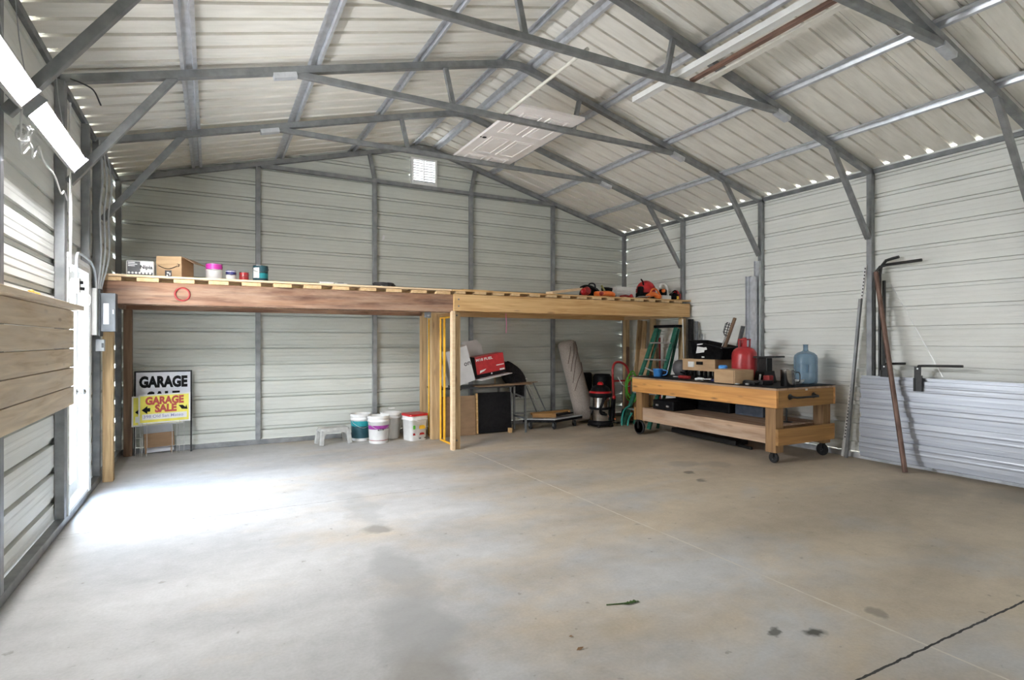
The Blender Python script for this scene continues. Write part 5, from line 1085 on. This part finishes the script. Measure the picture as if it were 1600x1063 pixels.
tag(m.build('grey_cord_coil', LGREY), 'loose pale grey cord coil lying by the foot of the water bottle', 'cord')
m = M(); m.box(5.93,4.76,bz,6.05,4.94,bz+0.035); m.tube([(5.95,4.93,bz+0.02),(5.92,4.88,bz+0.045),(5.98,4.74,bz+0.03)], 0.015, 8, smooth_pts=4); m.box(6.0,4.7,bz,6.2,4.85,bz+0.05)
tag(m.build('black_tool', BLACKM, bevel=0.006), 'flat black power tool at the bench edge right of the carton', 'power tool')
m = M(); m.box(5.83,4.93,bz,5.87,4.99,bz+0.012); tag(m.build('white_clip', WHITEP, bevel=0.003), 'tiny white clip at the bench edge below the black stand', 'clip')
m = M(); m.box(5.86,4.80,bz,5.89,4.84,bz+0.02); tag(m.build('silver_clip', ALU, bevel=0.003), 'tiny silver clip at the bench edge right of the white one', 'clip')
t = thing('die_grinder', (6.05, 6.0, bz), 'slim dark red hand tool lying on the bench left of the carton', 'hand tool')
m = M(); m.tube([(6.0,6.10,bz+0.025),(6.0,5.90,bz+0.025)], 0.024, 12); m.build('tool_body', DRED, t)
m = M(); m.tube([(6.0,6.22,bz+0.022),(6.0,6.10,bz+0.024)], 0.010, 10); m.build('tool_tip', ALU, t)
m = M(); m.tube([(5.93,5.72,bz+0.015),(5.93,5.66,bz+0.028),(5.95,5.60,bz+0.02)], 0.018, 10); m.beam((5.95,5.62,bz+0.02),(5.97,5.48,bz+0.03),0.02,0.012); tag(m.build('white_pliers', WHITEP), 'small white-handled pliers before the dark red hand tool', 'pliers')
m = M(); m.beam((6.02,5.52,bz+0.013),(6.04,5.40,bz+0.013),0.05,0.024); tag(m.build('navy_pouch', NAVY, bevel=0.006), 'small navy object tucked at the left side of the carton', 'object')

# ================================================================= right wall
def channel(x, y, w, zt, label, mt=GALVB, zb=0.0):
    m = M(); d_ = 0.035
    prof = [(-w/2,0),(-w/2,-d_),(-w/2+0.003,-d_),(-w/2+0.003,-0.003),(w/2-0.003,-0.003),(w/2-0.003,-d_),(w/2,-d_),(w/2,0)]
    vs = [(x + q_, y + p_, z) for z in (zb, zt) for p_, q_ in prof]; n = len(prof)
    m.add(vs, [(i,(i+1) % n,n+(i+1) % n,n+i) for i in range(n)] + [tuple(range(n))[::-1], tuple(range(n,2*n))])
    return tag(m.build('steel_channel', mt), label, 'channel', 'steel channels bundled at the wall post')
channel(6.99, 5.70, 0.085, 2.39, 'left steel channel of the bundle standing behind the red tank')
channel(6.96, 5.60, 0.12, 2.38, 'middle steel channel of the bundle, its top level with the left one')
channel(7.01, 5.565, 0.09, 2.60, 'tallest steel channel of the bundle, behind the other two')
# corrugated sheets leaning low on the wall
t = thing('corrugated_sheet', (6.98, 2.6, 0.065), 'unpainted corrugated metal sheets leaning low along the right wall', 'metal sheet')
for k, (zt, xo, y1) in enumerate(((1.03, 0.0, 4.03), (0.985, 0.022, 4.0))):
    m = M(); pf = rib_profile(0, 0.95, 0.0, depth=0.018, trench=1.6)
    pts = [(6.86 + xo + 0.028*z/0.95 + o_, z) for z, o_ in pf]
    vs = [(x, yy, 0.064 + z*(zt-0.064)/0.95) for yy in (1.0, y1) for x, z in pts]; n = len(pts)
    m.add(vs, [(i, i+1, n+i+1, n+i) for i in range(n-1)]); m.build('sheet', CORR, t)
# leaning level / studs
t = thing('slotted_strip', (7.0, 4.25, 0), 'tall white slotted strip leaning against the right wall post', 'strip')
m = M(); m.beam((6.975,4.30,0.0),(7.0,4.03,2.36),0.030,0.012,up=(1,0,0)); m.build('strip_body', WHITEP, t)
m = M()
for k in range(52):
    p = V((6.975,4.30,0.0)).lerp(V((6.995,4.03,2.36)), 0.1 + k*0.0172); m.box(p.x-0.0072, p.y-0.014, p.z, p.x-0.0062, p.y+0.0, p.z+0.02)
m.build('slots', DGREY, t)
lean('angle_bar', (6.92,4.22,0.0), (6.945,4.06,1.95), 0.035, 0.03, GALV, 'grey steel bar leaning right of the white slotted strip', 'bar')
for (y, zt, dx, xl, lb) in ((3.865, 2.40, 0.013, 3.655, 'black bent tube with the higher, shorter hooked end'), (3.91, 2.33, -0.023, 3.40, 'black bent tube with the lower, longer hooked end')):
    m = M(); x = 6.985 + dx
    m.tube([(x,y,0.07),(x,y,1.0),(x,y,zt-0.18),(x-0.0,y-0.015,zt-0.08),(x,y-0.07,zt-0.015),(x,y-0.14,zt+0.0),(x,xl,zt+0.01)], 0.017, 10)
    tag(m.build('bent_tube', BLACKM), lb, 'tube', 'black bent tubes leaning at the post')
for (y, zt, lb) in ((3.815, 2.15, 'straight black tube right beside the bent tubes'),):
    m = M(); m.tube([(6.99,y,0.07),(6.99,y,zt)], 0.018, 10); tag(m.build('black_tube', BLACKM), lb, 'tube')
m = M(); m.tube([(6.66,3.415,0.01),(6.90,3.855,2.25)], 0.026, 14)
tag(m.build('brown_pipe', RUST), 'long brown pipe leaning on the right wall over the metal sheets', 'pipe')
lean('thin_wire', (6.975,3.2,1.05), (7.0,3.74,2.1), 0.004, 0.004, ALU, 'thin silver wire leaning behind the brown pipe', 'wire', bevel=0)
def bracket(y, z, L_, label, drop):
    t = thing('wall_bracket', (6.86, y, z), label, 'bracket')
    m = M(); m.tube([(6.868,y,z-0.03),(6.868,y-0.005,z+0.0),(6.868,y-0.04,z+0.012),(6.868,y-L_,z+0.022)], 0.014, 10, smooth_pts=3); m.build('arm', BLACKM, t)
    m = M(); m.box(6.858,y-0.03,z-drop,6.870,y+0.035,z-0.0); m.box(6.848,y+0.025,z-drop,6.868,y+0.040,z-drop*0.45); m.box(6.848,y-0.045,z-drop,6.868,y-0.03,z-drop*0.35); m.build('mounting_plate', BLACKM, t)
    m = M(); m.lathe([(0.009,0),(0.009,0.004)], (6.856,y+0.0,z-0.02), mat=rot('Y',-90), n=10); m.build('bolt', ALU, t)
bracket(3.39, 1.155, 0.42, 'black wall bracket with a long arm, over the metal sheets', 0.27)
bracket(3.74, 1.165, 0.22, 'black wall bracket partly behind the brown pipe', 0.14)

# ================================================================= stored on the trusses
t = thing('panel_door', (3.34, 6.27, 3.936), 'off-white six-panel door stored flat on the roof truss ties', 'door')
x0, x1, y0, y1, z = 2.905, 3.745, 5.27, 7.26, 3.945
m = M(); m.box(x0, y0, z, x1, y1, z+0.034); m.build('door_slab', CREAM, t, bevel=0.003)
m = M()
for (ya, yb) in ((y0+0.13, y0+0.78), (y0+0.95, y0+1.52), (y0+1.64, y0+1.86)):
    for (xa, xb) in ((x0+0.12, x0+0.385), (x0+0.455, x0+0.72)):
        for (qa, qb, qc, qd) in ((xa, ya, xa+0.02, yb), (xb-0.02, ya, xb, yb), (xa+0.02, ya, xb-0.02, ya+0.02), (xa+0.02, yb-0.02, xb-0.02, yb)): m.box(qa, qb, z-0.011, qc, qd, z)
        m.box(xa+0.05, ya+0.05, z-0.008, xb-0.05, yb-0.05, z)
m.build('panel_moulding', CREAM, t, bevel=0.002)
m = M(); m.lathe([(0.027,0),(0.027,0.003)], (x0+0.06, y0+1.02, z-0.0035), n=16); m.lathe([(0.012,0),(0.012,0.003)], (x0+0.012, y0+1.02, z-0.0035), n=12); m.build('lock_hole', BLACK, t)
m = M(); m.tube([(2.86,3.99,3.955),(2.875,5.7,3.955)], 0.017, 12); m.lathe([(0.0175,0),(0.0175,0.001)], (2.86,3.989,3.955), mat=rot('X', 90), n=12)
tag(m.build('pvc_pole', noisy('cream_pvc',(0.62,0.60,0.52),(0.70,0.68,0.60),(6,6,6))), 'cream plastic pipe lying on two truss ties left of the white door', 'pipe')
t = thing('white_channel', (3.95, 3.4, 3.94), 'long white gutter channel stored over the truss ties under the right slope', 'gutter')
m = M(); m.beam((3.93,4.62,3.965),(3.93,2.2,3.965),0.10,0.05); m.build('channel_body', WHITE, t, bevel=0.006)
m = M(); m.beam((3.885,4.62,3.937),(3.885,2.2,3.937),0.012,0.008); m.build('lip', WHITE, t)
m = M(); m.beam((4.09,4.0,3.95),(4.04,2.2,3.95),0.05,0.03); tag(m.build('brown_strip', noisy('rusty_strip',(0.14,0.07,0.05),(0.26,0.15,0.11),(12,3,12)), bevel=0.002), 'rusty brown strip stored right of the white gutter', 'strip')
m = M(); m.beam((4.22,3.98,3.95),(4.15,2.2,3.95),0.07,0.02); tag(m.build('flat_white_strip', ROOFM), 'flat pale sheet strip stored right of the brown one', 'strip')

m = M(); m.prism([(0,0),(0.03,0.012),(0.045,0.06),(0.02,0.085),(0.002,0.05)], (2.335, WB-0.004, 3.00), (1,0,0), (0,0,1), 0.002)
tag(m.build('paper_scrap', CARDW), 'tiny pale scrap stuck on the back wall right of a stud, above the loft', 'paper')
# ================================================================= bits on the floor
m = M(); gx, gy = 2.03, 2.43
m.tube([(1.90,2.475,0.003),(1.98,2.447,0.004),(2.06,2.422,0.008)], 0.0035, 5)
for k in range(7): m.add([(1.99+0.010*k,2.438,0.003),(2.012+0.011*k,2.43+(0.018 if k % 2 else -0.018),0.008),(2.02+0.011*k,2.434,0.004)], [(0,1,2)])
tag(m.build('green_sprig', noisy('leaf_green',(0.04,0.09,0.02),(0.07,0.13,0.03),(30,30,30))), 'small green sprig lying on the floor in the foreground', 'sprig')
def leaf(x, y, a, s, label):
    m = M(); d = V((cos(a), sin(a), 0)); n_ = V((-sin(a), cos(a), 0)); c = V((x, y, 0.002))
    m.add([c-d*s, c-d*s*0.2+n_*s*0.35+V((0,0,.006)), c+d*s*0.6+n_*s*0.25+V((0,0,.003)), c+d*s+V((0,0,.004)), c+d*s*0.5-n_*s*0.3+V((0,0,.004)), c-d*s*0.3-n_*s*0.32], [(0,1,2,3,4,5)])
    tag(m.build('dry_leaf', noisy('dry_leaf',(0.20,0.11,0.05),(0.30,0.18,0.09),(30,30,30))), label, 'leaf')
leaf(1.52, 2.18, 0.1, 0.022, 'brown curled leaf on the floor below the green sprig')
leaf(1.545, 2.29, -0.8, 0.012, 'tiny reddish leaf scrap just above the curled brown leaf')
